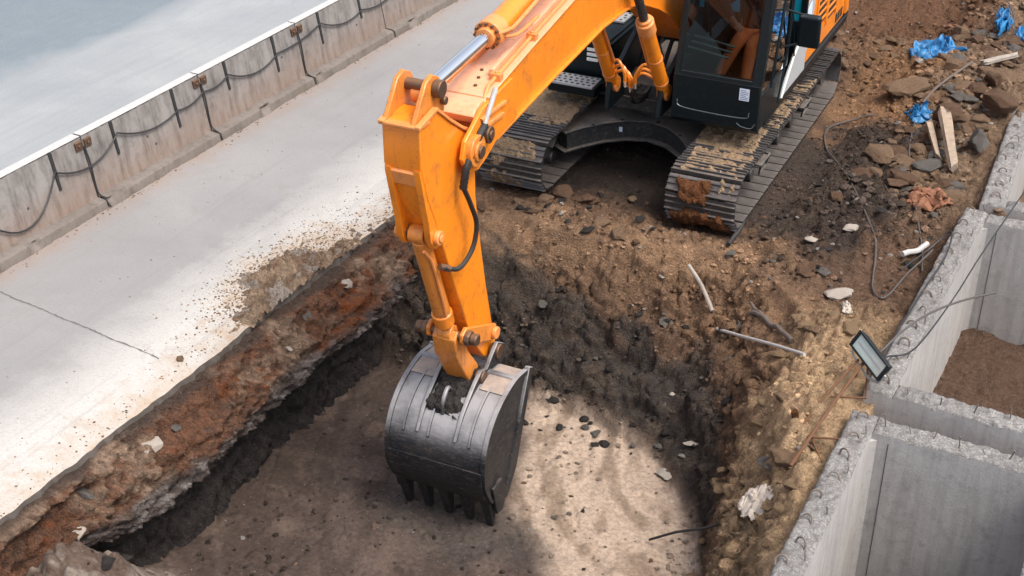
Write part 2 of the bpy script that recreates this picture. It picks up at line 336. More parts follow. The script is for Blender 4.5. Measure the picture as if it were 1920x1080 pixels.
def sm(x, a_, b_):
    t = np.clip((x-a_)/(b_-a_), 0, 1); return t*t*(3-2*t)
# ================================================================ THE GROUND
FLOOR = -1.45
RIM = [(-7.42, 2), (-7.42, 11.45), (-6.9, 11.6), (-6.4, 11.7), (-5.58, 11.95), (-4.83, 12.06), (-4.13, 12.1), (-3.48, 12.2), (-3.04, 11.75), (-2.62, 10.95), (-2.52, 10.4), (-2.40, 9.85), (-2.2, 9.4), (-2.02, 8.9), (-1.95, 8.2), (-1.9, 7.5), (-1.9, 2)]
FLR = [(-7.42, 2), (-7.42, 10.7), (-6.4, 10.65), (-5.59, 10.85), (-4.68, 10.75), (-3.9, 10.45), (-3.5, 10.1), (-3.12, 9.75), (-2.9, 9.1), (-2.8, 8.3), (-2.75, 7), (-2.7, 2)]
def bank_t(x, y):
    """0 at the rim (and outside), 1 on the pit floor"""
    wx = fbm(x, y, 1.3, 4, 3)*.55; wy = fbm(x, y, 1.3, 4, 8)*.55
    wx2 = fbm(x, y, 4.5, 3, 13)*.16; wy2 = fbm(x, y, 4.5, 3, 18)*.16
    m = sm(x, -7.3, -6.8)
    dr = sdist(x+(wx+wx2)*m, y+(wy+wy2)*m, RIM); df = sdist(x+wx*m*.6, y+wy*m*.6, FLR)
    return np.where(dr > 0, 0, np.where(df < 0, 1, -dr/(-dr+df+1e-6))), dr, df
def boxes(x, y):
    a_ = (x > -1.71) & (y < 9.76); b_ = (x > -1.68) & (y > 10.36) & (y < 13.86)
    c_ = (x > -1.52-(y-14.2)*.052) & (y > 14.30) & (y < 19.9)
    return a_, b_, c_
def height(x, y):
    t, dr, df = bank_t(x, y)
    prof = t**.95
    # ledges on the back bank
    prof = prof+.05*np.sin(t*9+fbm(x, y, 1.5, 3, 33)*8)*t*(1-t)*4*.6
    h = FLOOR*prof
    lump = fbm(x, y, 1.1, 6, 5, .55)
    out = sm(dr, 0, .25)
    mid = (4*t*(1-t))**.5
    h = h+out*(lump*.22+.02)+mid*lump*.34
    h = h+mid*fbm(x, y, 2.2, 3, 41)*.22
    # clods everywhere but the scraped floor and the dozed mound
    mound = sm(y, 19.3, 21.8)*sm(x, -7.0, -5.0)*(1-sm(x, -2.9, -2.2))
    rub = sm(x, -3.4, -2.6)*sm(y, 12.5, 14)
    k = (out*.55+mid*.9+rub*.8)*(1-mound*.7)
    k = k*(.45+1.1*sm(fbm(x, y, .9, 3, 55), -.12, .15))
    k = np.minimum(k, .8); h = h+k*(clods(x, y, 5.5, 21, .45)*.10+clods(x, y, 12, 22, .6)*.065+clods(x, y, 26, 23, .7)*.03)
    h = h+out*fbm(x, y, 14, 3, 66)*.03
    # scraped floor: shallow arcs left by the bucket
    fl = sm(t, .93, 1)
    rr = np.hypot(x+5.3, y-14.7); ang = np.arctan2(x+5.3, 14.7-y)
    wv = fbm(x, y, .8, 3, 71)
    sc_ = vnoise(ang*34+wv*3, rr*.7, 81)
    gro = np.abs(vnoise(ang*52+wv*2, rr*.45, 83)-.5); h = h-fl*.012*(1-sm(gro, .0, .05))*sm(vnoise(x*1.3, y*1.3, 85), .45, .7)
    rc = np.hypot(x+2.2, y-11.3); gr2 = np.abs(vnoise(rc*7+wv*1.2, np.arctan2(y-11.3, x+2.2)*1.1, 87)-.5); h = h-fl*.024*(1-sm(gr2, 0, .05))*sm(vnoise(x*1.1+7, y*1.1, 89), .3, .6)
    h = h+fl*(fbm(x, y, .55, 4, 61)*.11+(sc_-.5)*.016+clods(x, y, 9, 24, .13)*.03+fbm(x, y, 18, 2, 67)*.008)
    # under and before the tracks it is pressed flat
    flat_ = sm(y, 12.2, 12.7)*(1-sm(y, 17.2, 17.8))*sm(x, -7.2, -6.9)*(1-sm(x, -3.7, -3.3))
    mid_gap = (x > -6.05) & (x < -4.65)
    h = h*(1-flat_*np.where(mid_gap, .35, .92))-flat_*.045
    # tan bank lip on the right, mound and rubble behind
    h = h+.14*np.exp(-((x+2.3)/.28)**2)*sm(y, 8.5, 9.5)*(1-sm(y, 11.5, 12.2))
    h = h+mound*(1.25*sm(y, 19.3, 24)+.1)
    h = h+rub*(.06+sm(y, 15, 20)*.28)*(x < -1.0)
    h = h+.42*np.exp(-((x+3.15)/.45)**2-((y-17.6)/.7)**2)*.4
    # near left corner: rubble heaped against the road slab
    nl = np.exp(-(((x+6.95)/.55)**2+((y-5.75)/.85)**2)**1.3)
    h = h+nl*(1.12+.5*lump+clods(x, y, 8, 25, .7)*.1)
    # soil spilled against the slab beside the machine
    h = np.where((x < -7.0) & (dr > 0) & (y > 11), h*.5+.01, h)
    a_, b_, c_ = boxes(x, y)
    rough = fbm(x, y, 4, 4, 91)*.08
    h = np.where((x > -1.72) & (y >= 9.76) & (y <= 10.36), -.55, h)
    h = np.where(a_, -1.38+rough, h); h = np.where(b_, -1.12+rough*1.5+clods(x, y, 14, 26, .4)*.03, h); h = np.where(c_, -1.3+rough, h)
    h = np.where(x < -7.40, np.minimum(h, -.2), h)
    return h, t, dr
def lerp(c0, c1, f):
    f = f[..., None]; return np.asarray(c0)*(1-f)+np.asarray(c1)*f
def soilcol(x, y, h, t, dr):
    q1 = x+.8*h; q2 = y+.9*h; n1 = fbm(q1, q2, .8, 5, 101); n2 = fbm(q1, q2, 3, 5, 107); n3 = fbm(q1, q2, 9, 4, 113)
    BR = (.19, .115, .075); DK = (.062, .056, .052); TAN = (.36, .21, .12); SAND = (.62, .42, .25); RED = (.21, .10, .055)
    c = np.zeros(x.shape+(3,))+BR
    c = lerp(c, TAN, sm(n1+n2*.6, .02, .2)*.55)
    # orange-tan stretch behind the right-hand track, red mound beyond
    c = lerp(c, (.34, .19, .10), sm(y+n2*1.5, 15.6, 16.4)*(1-sm(y+n2*1.5, 18.2, 19.2))*sm(x, -4.2, -3.7)*(1-sm(x+n2, -2.9, -2.4))*.8)
    c = lerp(c, (.20, .10, .055), sm(y+n2*1.2, 18.6, 19.6)*.75)
    c = lerp(c, (.30, .17, .10), sm(y+n1*2, 22.5, 25)*.6)
    c = lerp(c, (.34, .23, .15), sm(x+n2*.8, -3.1, -2.4)*sm(y, 13, 15)*.7)
    # dark wet soil beside the right-hand track
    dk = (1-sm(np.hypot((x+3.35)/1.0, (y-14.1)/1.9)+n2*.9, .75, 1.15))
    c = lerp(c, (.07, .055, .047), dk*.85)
    und = sm(y+n2*.8, 12.45, 13.0)*(1-sm(y, 17, 18))*sm(x, -6.5, -6.1)*(1-sm(x, -4.7, -4.2)); c = lerp(c, (.035, .027, .023), und*.95)  # shade under the machine, painted into the soil colour
    # light dry rim before the machine and along the right bank
    lip = (1-sm(np.abs(dr), .05, .75))*(t < .5)*(.55+.6*sm(n2, -.1, .1)); c = lerp(c, (.40, .245, .145), lip*.85)
    rb = sm(x+n2*.35, -2.92, -2.55)*(1-sm(y+n2*.5, 10.9, 11.9))*(1-sm(t+n2*.3, .7, .95))
    c = lerp(c, SAND, rb*(.8+.4*sm(n2, -.12, .12)))
    # bank face: brown then damp dark from about a third down
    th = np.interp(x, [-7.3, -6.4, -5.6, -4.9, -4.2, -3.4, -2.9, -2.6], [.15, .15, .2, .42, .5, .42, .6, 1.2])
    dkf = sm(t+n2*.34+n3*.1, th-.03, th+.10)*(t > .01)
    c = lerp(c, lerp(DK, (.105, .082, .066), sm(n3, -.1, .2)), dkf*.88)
    # the floor: grey-brown, paler scraped patch on the right, darker spot below the bucket
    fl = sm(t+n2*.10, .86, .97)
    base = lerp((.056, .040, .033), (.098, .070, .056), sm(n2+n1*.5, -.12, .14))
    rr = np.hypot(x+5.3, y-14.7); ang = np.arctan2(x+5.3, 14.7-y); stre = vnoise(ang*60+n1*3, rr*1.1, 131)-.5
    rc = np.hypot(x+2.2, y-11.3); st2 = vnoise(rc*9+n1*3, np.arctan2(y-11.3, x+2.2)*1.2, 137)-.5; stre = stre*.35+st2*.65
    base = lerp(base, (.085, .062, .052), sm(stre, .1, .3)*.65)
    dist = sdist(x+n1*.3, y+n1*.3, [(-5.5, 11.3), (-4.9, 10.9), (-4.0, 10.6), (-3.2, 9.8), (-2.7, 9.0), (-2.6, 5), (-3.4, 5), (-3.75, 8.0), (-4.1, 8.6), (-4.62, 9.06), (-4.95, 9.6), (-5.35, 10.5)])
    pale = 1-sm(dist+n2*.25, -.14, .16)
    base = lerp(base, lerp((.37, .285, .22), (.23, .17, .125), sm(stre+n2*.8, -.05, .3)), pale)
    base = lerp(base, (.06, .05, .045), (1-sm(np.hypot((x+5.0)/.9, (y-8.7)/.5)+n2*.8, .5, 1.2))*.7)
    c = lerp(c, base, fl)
    # near left heap: brown and grey rubble
    nl = np.exp(-(((x+6.95)/.70)**2+((y-5.75)/1.0)**2)**1.3); c = lerp(c, lerp((.085, .058, .045), (.19, .155, .13), sm(n3, -.08, .12)), sm(nl, .15, .4))
    a_, b_, c_ = boxes(x, y)
    c = lerp(c, (.035, .035, .036), a_.astype(float)*.95); c = lerp(c, (.16, .10, .07), b_.astype(float)*.8)
    return np.clip(c, .01, 1)
def grid_mesh(name, xs, ys, mat):
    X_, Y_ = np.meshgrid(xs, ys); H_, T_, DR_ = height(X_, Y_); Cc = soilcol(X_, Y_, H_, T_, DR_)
    # sideways shove so that lumps overhang a little
    g = sm(T_, .03, .2)*(1-sm(T_, .85, .98)); inn = (X_ > -7.2)
    dzx = np.gradient(H_, xs, axis=1); dzy = np.gradient(H_, ys, axis=0); nn_ = np.sqrt(dzx**2+dzy**2+1); q1 = X_+.8*H_; q2 = Y_+.9*H_
    d_ = (fbm(q1, q2, 2.6, 5, 201, .6)*.22+(.13-np.abs(fbm(q1, q2, 8, 4, 207, .6)))*.08+(clods(q1, q2, 8, 210, .4)*.05+clods(q1, q2, 15, 211, .6)*.045+clods(q1, q2, 32, 213, .6)*.022)*(.12+.95*sm(fbm(q1, q2, 1.1, 3, 219), -.08, .12)))*g
    soft = sm(DR_, 0, .2)*(1-sm(Y_, 13, 13.5)*(1-sm(Y_, 16.8, 17.2))*(X_ < -3.6)); d_ = d_+soft*(.09-np.abs(fbm(X_, Y_, 11, 4, 215, .6)))*.16
    bx = boxes(X_+.15, Y_); d_ = np.where((X_ > -1.95) & ((bx[0]) | (bx[1]) | (bx[2])), d_*.2, d_)*inn
    sb = sm(X_, -3.1, -2.5)*(1-sm(Y_, 11.2, 11.9))*(1-sm(T_, .8, .95)); d_ = d_+sb*((.12-np.abs(fbm(X_, Y_, 6, 4, 221, .6)))*.20+clods(q1, q2, 9, 223, .5)*.07+clods(q1, q2, 20, 225, .6)*.035)*(1-sm(X_, -2.0, -1.85)); d_ = np.where(T_ > .95, fbm(X_, Y_, 30, 2, 217)*.012, d_)
    gk = sm(T_, .05, .2); dzx = np.clip(dzx, -1.6, 1.6)*gk; dzy = np.clip(dzy, -1.6, 1.6)*gk
    X2 = X_-dzx/nn_*d_; Y2 = Y_-dzy/nn_*d_; H_ = H_+d_/nn_
    ny, nx = X_.shape; co = np.stack([X2, Y2, H_], -1).reshape(-1, 3)
    idx = np.arange(nx*ny).reshape(ny, nx)
    q = np.stack([idx[:-1, :-1], idx[:-1, 1:], idx[1:, 1:], idx[1:, :-1]], -1).reshape(-1, 4)
    me = bpy.data.meshes.new(name); me.vertices.add(len(co)); me.vertices.foreach_set('co', co.ravel())
    me.loops.add(q.size); me.loops.foreach_set('vertex_index', q.ravel().astype(np.int32))
    me.polygons.add(len(q)); me.polygons.foreach_set('loop_start', np.arange(0, q.size, 4, dtype=np.int32))
    me.update(calc_edges=True)
    at = me.color_attributes.new('soil', 'FLOAT_COLOR', 'POINT')
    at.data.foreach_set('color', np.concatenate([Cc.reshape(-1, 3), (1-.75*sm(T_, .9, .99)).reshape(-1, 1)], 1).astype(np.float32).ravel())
    me.polygons.foreach_set('use_smooth', np.ones(len(q), bool)); me.materials.append(M[mat])
    o = bpy.data.objects.new(name, me); COL.objects.link(o); return o
xs = np.concatenate([np.arange(-90, -12, 6), np.linspace(-12, -7.7, 12)[:-1], np.arange(-7.7, .5, .022), np.linspace(.5, 6, 25)[1:], np.arange(8, 95, 6)])
ys = np.concatenate([np.arange(-40, 0, 5), np.linspace(0, 5.0, 20)[:-1], np.arange(5.0, 19, .022), np.arange(19, 30, .045), np.linspace(30, 60, 30)[1:], np.arange(65, 130, 8)])
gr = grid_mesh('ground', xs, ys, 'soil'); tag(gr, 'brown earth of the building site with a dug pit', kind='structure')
def hz(x, y):
    h, _, _ = height(np.array([[float(x)]]), np.array([[float(y)]])); return float(h[0, 0])
# ---- the slab road, its broken edge, and the second carriageway ----
def road_sheet():
    ys_ = np.arange(-30, 90, .05); mb = MB()
    ex = -7.35+.075*np.array([fbm(np.array([1.]), np.array([y_*1.0]), 2.5, 4, 301)[0] for y_ in ys_])+.035*np.array([fbm(np.array([1.]), np.array([y_]), 9, 3, 305)[0] for y_ in ys_])
    vs = []; fs = []
    for i, y_ in enumerate(ys_): vs += [(-10.6, y_, 0), (ex[i]-.6, y_, 0), (ex[i], y_, 0), (ex[i]+.01*rnd.uniform(-1, 1), y_, -.075), (ex[i]-.5, y_, -.14)]
    for i in range(len(ys_)-1):
        b = i*5
        for k in range(4): fs.append((b+k, b+k+1, b+k+6, b+k+5))
    mb.add(vs, fs); return mb
o = road_sheet().build('road', 'road_concrete', smooth=False); tag(o, 'pale concrete slab road beside the pit', kind='structure'); o.data.materials.append(M['broken_slab'])
for p in o.data.polygons:
    if p.index % 4 >= 2: p.material_index = 1
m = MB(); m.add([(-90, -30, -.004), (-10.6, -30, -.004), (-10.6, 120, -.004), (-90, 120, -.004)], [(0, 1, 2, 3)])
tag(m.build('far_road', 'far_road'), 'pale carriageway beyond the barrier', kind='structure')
def crack(name, p, q, wd, mat, label, wob=.02, n=60):
    """thin irregular strip laid 4 mm above the slab"""
    p = Vector(p); q = Vector(q); d = (q-p).normalized(); nn = Vector((-d.y, d.x, 0)); vs = []; fs = []
    for i in range(n+1):
        t = i/n; c_ = p.lerp(q, t)+nn*(rnd.uniform(-1, 1)*wob*.3+wob*sin(t*23)*.3); ww = wd*rnd.uniform(.3, 1.3)
        vs += [tuple(c_-nn*ww), tuple(c_+nn*ww)]
    for i in range(n): fs.append((2*i, 2*i+1, 2*i+3, 2*i+2))
    m_ = MB(); m_.add(vs, fs); return tag(m_.build(name, mat, smooth=False), label, kind='structure')
crack('road_joint', (-10.2, 8.24, .004), (-7.75, 7.99, .004), .008, 'crack_grey', 'dark joint across the concrete road')
crack('far_road_joint', (-11.1, 0, .001), (-11.5, 0.01, .001), .01, 'joint_dark', 'joint') if False else None
crack('far_road_joint', (-11.17, 10.15, .001), (-11.23, 14, .001), .022, 'joint_dark', 'long joint in the far carriageway', .01)
# ---- cut face below the slab edge: red fill over grey lean concrete, undercut at the foot ----
def cut_face():
    y0, y1, st = 3.0, 11.75, .022; ys_ = np.arange(y0, y1, st)
    prof = [(-7.37, -.05, 0), (-7.30, -.10, .1), (-7.20, -.20, .25), (-7.10, -.34, .42), (-7.05, -.44, .55), (-7.0, -.53, .66), (-6.98, -.60, .74), (-7.02, -.68, .8), (-7.12, -.76, .85), (-7.22, -.9, .9), (-7.24, -1.1, .95), (-7.22, -1.35, 1.), (-7.16, -1.6, 1.)]
    pp = []; nseg = 60
    for k in range(nseg+1):
        f = k/nseg*(len(prof)-1); i = min(int(f), len(prof)-2); t = f-i
        pp.append([prof[i][j]*(1-t)+prof[i+1][j]*t for j in range(3)])
    pp = np.array(pp); YY, KK = np.meshgrid(ys_, np.arange(nseg+1), indexing='ij')
    px = pp[KK, 0]; pz = pp[KK, 1]; v = pp[KK, 2]
    L = np.arange(nseg+1)[None, :]*.03+0*YY
    big = fbm(YY, L, .7, 3, 401); md = fbm(YY, L, 3.2, 5, 405, .6); fi = fbm(YY, L, 14, 4, 409, .6)
    ridge = np.abs(fbm(YY*.6, L, 5, 4, 415))
    env = sm(v, 0, .12)
    fade = sm(YY, 11.0, 11.7)
    lay = np.sin(L*26+fbm(YY, L, 1.6, 4, 419)*14)*.018
    amp = env*(big*.16+md*.20-ridge*.12+fi*.13+lay+(.10-np.abs(fbm(YY*1.3, L*.8, 11, 5, 417, .65)))*.20+clods(YY, L, 24, 421, .5)*.03+clods(YY, L, 9, 423, .35)*.03)
    sag = env*(1-sm(v, .6, .85))
    x_ = px+amp*.95-fade*.10*(v > .5)+.05*env; z_ = pz+amp*.45*sag+env*md*.08*sag
    x_ = np.where(v > .84, np.minimum(x_, -7.12), x_); x_ = x_-.22*(1-sm(YY, 6.1, 6.7))*sm(v, .1, .3)
    n2 = fbm(YY, L, 2.2, 5, 431); n3 = fbm(YY, L, 10, 3, 437)
    c = np.zeros(YY.shape+(3,))+(.24, .115, .068)
    c = lerp(c, (.44, .30, .21), sm(n2+fi*.5, .0, .2)); c = lerp(c, (.10, .06, .042), sm(fbm(YY, L, 6, 4, 461, .65), .06, .18)*.6); c = lerp(c, (.27, .085, .03), sm(fbm(YY*1.1, L*2, 1.1, 4, 441)*1.3+n3*.6+fi*.4, .06, .2)*sm(v, .12, .3)*(1-sm(v, .58, .7))*1.0)
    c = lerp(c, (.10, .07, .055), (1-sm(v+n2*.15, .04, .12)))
    c = lerp(c, (.34, .32, .32), sm(fbm(YY, L*.6, .9, 3, 451)+n3*.2, .12, .2)*(v < .45)*.9)
    c = lerp(c, lerp((.08, .07, .068), (.30, .27, .255), sm(n3*1.2+n2*.3+fi*.6, -.04, .14)), sm(v+n2*.3, .56, .68)*(1-sm(v, .79, .86))*.9)
    c = lerp(c, (.10, .07, .055), sm(np.abs(fi), .08, .19)*.55*(v < .8)); c = lerp(c, (.05, .042, .04), sm(v, .80, .86)); c = lerp(c, (.24, .15, .10), fade*(v < .6)*.5)  # dark undercut: shade below the overhang painted into the colour
    ny, nx = YY.shape; co = np.stack([x_, YY+md*.04*env, z_], -1).reshape(-1, 3); idx = np.arange(nx*ny).reshape(ny, nx)
    q = np.stack([idx[:-1, :-1], idx[:-1, 1:], idx[1:, 1:], idx[1:, :-1]], -1).reshape(-1, 4)
    me = bpy.data.meshes.new('pit_wall'); me.from_pydata(co.tolist(), [], q.tolist())
    at = me.color_attributes.new('soil', 'FLOAT_COLOR', 'POINT')
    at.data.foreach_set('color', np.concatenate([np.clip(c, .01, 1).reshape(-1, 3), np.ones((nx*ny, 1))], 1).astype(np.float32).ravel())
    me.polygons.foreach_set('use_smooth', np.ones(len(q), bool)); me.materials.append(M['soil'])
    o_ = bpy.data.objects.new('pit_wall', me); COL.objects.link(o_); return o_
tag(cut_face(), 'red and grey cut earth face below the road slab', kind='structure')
# ---- heap of soil spilled onto the slab ----
def spill():
    xs_ = np.arange(-8.75, -7.30, .011); ys_ = np.arange(8.3, 11.6, .011); X_, Y_ = np.meshgrid(xs_, ys_)
    m_ = np.exp(-(((X_+7.50)/.50)**2+((Y_-9.9)/.95)**2)**1.2)*1.15+.35*np.exp(-((X_+7.40)/.12)**2)
    m_ = m_+fbm(X_, Y_, 2.2, 5, 821, .6)*1.3+fbm(X_, Y_, 11, 3, 826)*.5; k = sm(m_, .48, 1.0)
    Z_ = -.012+k*(.012+.045*sm(m_, .6, 1.3)+clods(X_, Y_, 12, 829, .5)*.035+clods(X_, Y_, 20, 831, .65)*.035+clods(X_, Y_, 45, 833, .7)*.013+(.1-np.abs(fbm(X_, Y_, 16, 4, 835, .6)))*.05)
    n2 = fbm(X_, Y_, 5, 4, 841); c = lerp(lerp((.44, .32, .22), (.26, .165, .11), sm(n2, -.1, .14)), (.56, .50, .44), sm(n2, .1, .22)*.6)
    keep = (Z_ > -.006); ny, nx = X_.shape; idx = np.arange(nx*ny).reshape(ny, nx); q = np.stack([idx[:-1, :-1], idx[:-1, 1:], idx[1:, 1:], idx[1:, :-1]], -1).reshape(-1, 4)
    kk = keep.ravel(); q = q[kk[q].any(1)]; used = np.unique(q); re_ = np.full(nx*ny, -1); re_[used] = np.arange(len(used)); q = re_[q]; co = np.stack([X_, Y_, Z_], -1).reshape(-1, 3)[used]
    me = bpy.data.meshes.new('spilled_soil'); me.from_pydata(co.tolist(), [], q.tolist()); at = me.color_attributes.new('soil', 'FLOAT_COLOR', 'POINT')
    at.data.foreach_set('color', np.concatenate([c.reshape(-1, 3)[used], np.ones((len(used), 1))], 1).astype(np.float32).ravel()); me.materials.append(M['soil'])
    me.polygons.foreach_set('use_smooth', np.ones(len(q), bool)); o_ = bpy.data.objects.new('spilled_soil', me); COL.objects.link(o_); return o_
tag(spill(), 'tan soil spilled over the edge of the road slab', kind='stuff')
# rock templates ---------------------------------------------------
def rock_mesh(seed, sub=3, flat_=.7, cuts=12, nz=.15):
    r = random.Random(seed); bm = bmesh.new(); bmesh.ops.create_icosphere(bm, subdivisions=sub, radius=1)
    from mathutils import noise
    pl = []
    for _ in range(cuts):
        n_ = Vector((r.gauss(0, 1), r.gauss(0, 1), r.gauss(0, 1))).normalized(); pl.append((n_, r.uniform(.45, .85)))
    off = Vector((r.uniform(0, 50),)*3)
    for v in bm.verts:
        for n_, d_ in pl:
            k = v.co.dot(n_)-d_
            if k > 0: v.co -= n_*k*.92
        v.co *= 1+nz*noise.noise(v.co*1.7+off)*1.5+nz*.5*noise.noise(v.co*5+off)+nz*.25*noise.noise(v.co*12+off)
        v.co.z *= flat_
    me = bpy.data.meshes.new('rock'); bm.to_mesh(me); bm.free()
    for p in me.polygons: p.use_smooth = True
    me.set_sharp_from_angle(angle=radians(22)); return me
ROCKS = [rock_mesh(50+i, 3, [.6, .75, .5, .85][i % 4]) for i in range(8)]
def rock(name, x, y, sx, sy, sz, rz, mat, label, group=None, t=None, dz=0, cat='rock', tilt=0.):
    me = ROCKS[(t if t is not None else rnd.randrange(8))].copy(); me.name = name; me.materials.append(M[mat])
    o_ = bpy.data.objects.new(name, me); COL.objects.link(o_); o_.location = (x, y, hz(x, y)+sz*.28+dz); o_.scale = (sx, sy, sz)
    o_.rotation_euler = (tilt, tilt*.6, rz); return tag(o_, label, cat, group)
# small stones and crumbs, far past counting -----------------------
def scatter(name, label, pts, mat='clod_soil', colf=None, sub=1, seed=0):
    """pts: x, y, z, size; one mesh"""
    r = np.random.RandomState(seed); T = []
    for i in range(6):
        me = rock_mesh(300+i+seed, sub, .7, 6, .12); v = np.empty(len(me.vertices)*3); me.vertices.foreach_get('co', v); v = v.reshape(-1, 3)
        f = np.array([p.vertices[:] for p in me.polygons]); T.append((v, f)); bpy.data.meshes.remove(me)
    V = []; F = []; Cc = []; b = 0; cols = colf(pts) if colf is not None else None
    for i, (x, y, z, s_) in enumerate(pts):
        v, f = T[r.randint(6)]; a_ = r.rand()*6.28; sc_ = s_*(.7+.6*r.rand(3)); sc_[2] *= .8; v = v*sc_
        tl = (r.rand()-.5)*.8; cy, sy_ = cos(tl), sin(tl); v = np.stack([v[:, 0], v[:, 1]*cy-v[:, 2]*sy_, v[:, 1]*sy_+v[:, 2]*cy], 1)
        ca, sa = cos(a_), sin(a_); v = np.stack([v[:, 0]*ca-v[:, 1]*sa+x, v[:, 0]*sa+v[:, 1]*ca+y, v[:, 2]+z+s_*.12], 1)
        V.append(v); F.append(f+b); b += len(v)
        if cols is not None: Cc.append(np.repeat(cols[i][None], len(v), 0))
    V = np.concatenate(V); F = np.concatenate(F)
    me = bpy.data.meshes.new(name); me.vertices.add(len(V)); me.vertices.foreach_set('co', V.ravel())
    me.loops.add(F.size); me.loops.foreach_set('vertex_index', F.ravel().astype(np.int32)); me.polygons.add(len(F)); me.polygons.foreach_set('loop_start', np.arange(0, F.size, 3, dtype=np.int32))
    me.update(calc_edges=True); me.polygons.foreach_set('use_smooth', np.zeros(len(F), bool)); me.materials.append(M[mat])
    at = me.color_attributes.new('soil', 'FLOAT_COLOR', 'POINT'); Cc = np.concatenate(Cc)
    at.data.foreach_set('color', np.concatenate([Cc, np.ones((len(Cc), 1))], 1).astype(np.float32).ravel())
    o_ = bpy.data.objects.new(name, me); COL.objects.link(o_); return tag(o_, label, kind='stuff')
def gcol(pts, mul=1.15):
    X_ = pts[:, 0][None]; Y_ = pts[:, 1][None]; H_, T_, D_ = height(X_, Y_); return soilcol(X_, Y_, H_, T_, D_)[0]*mul
def inbox(x, y):
    a_, b_, c_ = boxes(x+.12, y); return a_ | b_ | c_ | (x > -1.95) & (x < -1.5)
N_ = 42000; px = rs.uniform(-7.3, -1.4, N_); py = 5.2+rs.rand(N_)*17
H_, T_, D_ = height(px[None], py[None]); H_ = H_[0]; T_ = T_[0]; D_ = D_[0]
dens = np.where(T_ > .97, .15, np.where(T_ > 0, .6, .62)); dens = dens*(.35+1.3*sm(fbm(px[None], py[None], .9, 3, 55)[0], -.12, .15))
dens = np.where((px > -3.2) & (py > 13.5), np.maximum(dens, .75), dens); dens = np.where((px > -3.2) & (py < 11.5), np.maximum(dens, .7), dens); dens = np.where((px < -6.6) & (T_ > .97), dens*.8, dens)
trk = (np.abs(np.abs(px+5.42)-1.1) < .42) & (py > 12.5) & (py < 17.1)
ok = (rs.rand(N_) < dens) & ~trk & ~(inbox(px, py) & ~((px > -1.6) & (py > 10.4) & (py < 13.7) & (rs.rand(N_) < .3)))
px = px[ok]; py = py[ok]; H_ = H_[ok]; sz = .006+.034*rs.rand(ok.sum())**4.0; sz = np.where((px > -3.2) & (py > 13.5), sz*1.9, sz)
pts = np.stack([px, py, H_, sz], 1)
scatter('small_clods', 'small clods and stones strewn over the earth', pts, colf=lambda p: gcol(p), seed=1)
# crumbs on the slab: thick near the edge, few farther off
N_ = 3600; ex = -7.38-np.abs(rs.exponential(.16, N_)); ey = rs.uniform(4.5, 12.6, N_)
den = .25+.75*sm(fbm(ex[None], ey[None], .8, 3, 511)[0], -.05, .12); den = np.where(ey > 9.2, den*1.0, den*.5)
ok = (rs.rand(N_) < den)
cl1 = np.stack([ex, ey, 0*ex, .003+.012*rs.rand(N_)**3], 1)[ok]
N_ = 5200; cx = rs.normal(-7.72, .22, N_); cy = rs.normal(9.85, .55, N_); ok = (cx < -7.37)
cl2 = np.stack([cx, cy, 0*cx, .003+.012*rs.rand(N_)**3], 1)[ok]
N_ = 900; cx = rs.uniform(-10.2, -7.4, N_); cy = rs.uniform(5, 24, N_); cl3 = np.stack([cx, cy, 0*cx, .003+.009*rs.rand(N_)**3], 1)
N_ = 500; cx = -10.2+np.abs(rs.normal(0, .06, N_)); cy = rs.uniform(7, 24, N_); cl4 = np.stack([cx, cy, 0*cx, .004+.012*rs.rand(N_)**2], 1)
pts = np.concatenate([cl1, cl2, cl3, cl4])
def rcol(p):
    f = rs.rand(len(p))[:, None]; return np.array([.40, .28, .17])*(1-f)+np.array([.22, .13, .075])*f
scatter('road_crumbs', 'crumbs of tan soil scattered along the slab edge', pts, colf=rcol, seed=2)
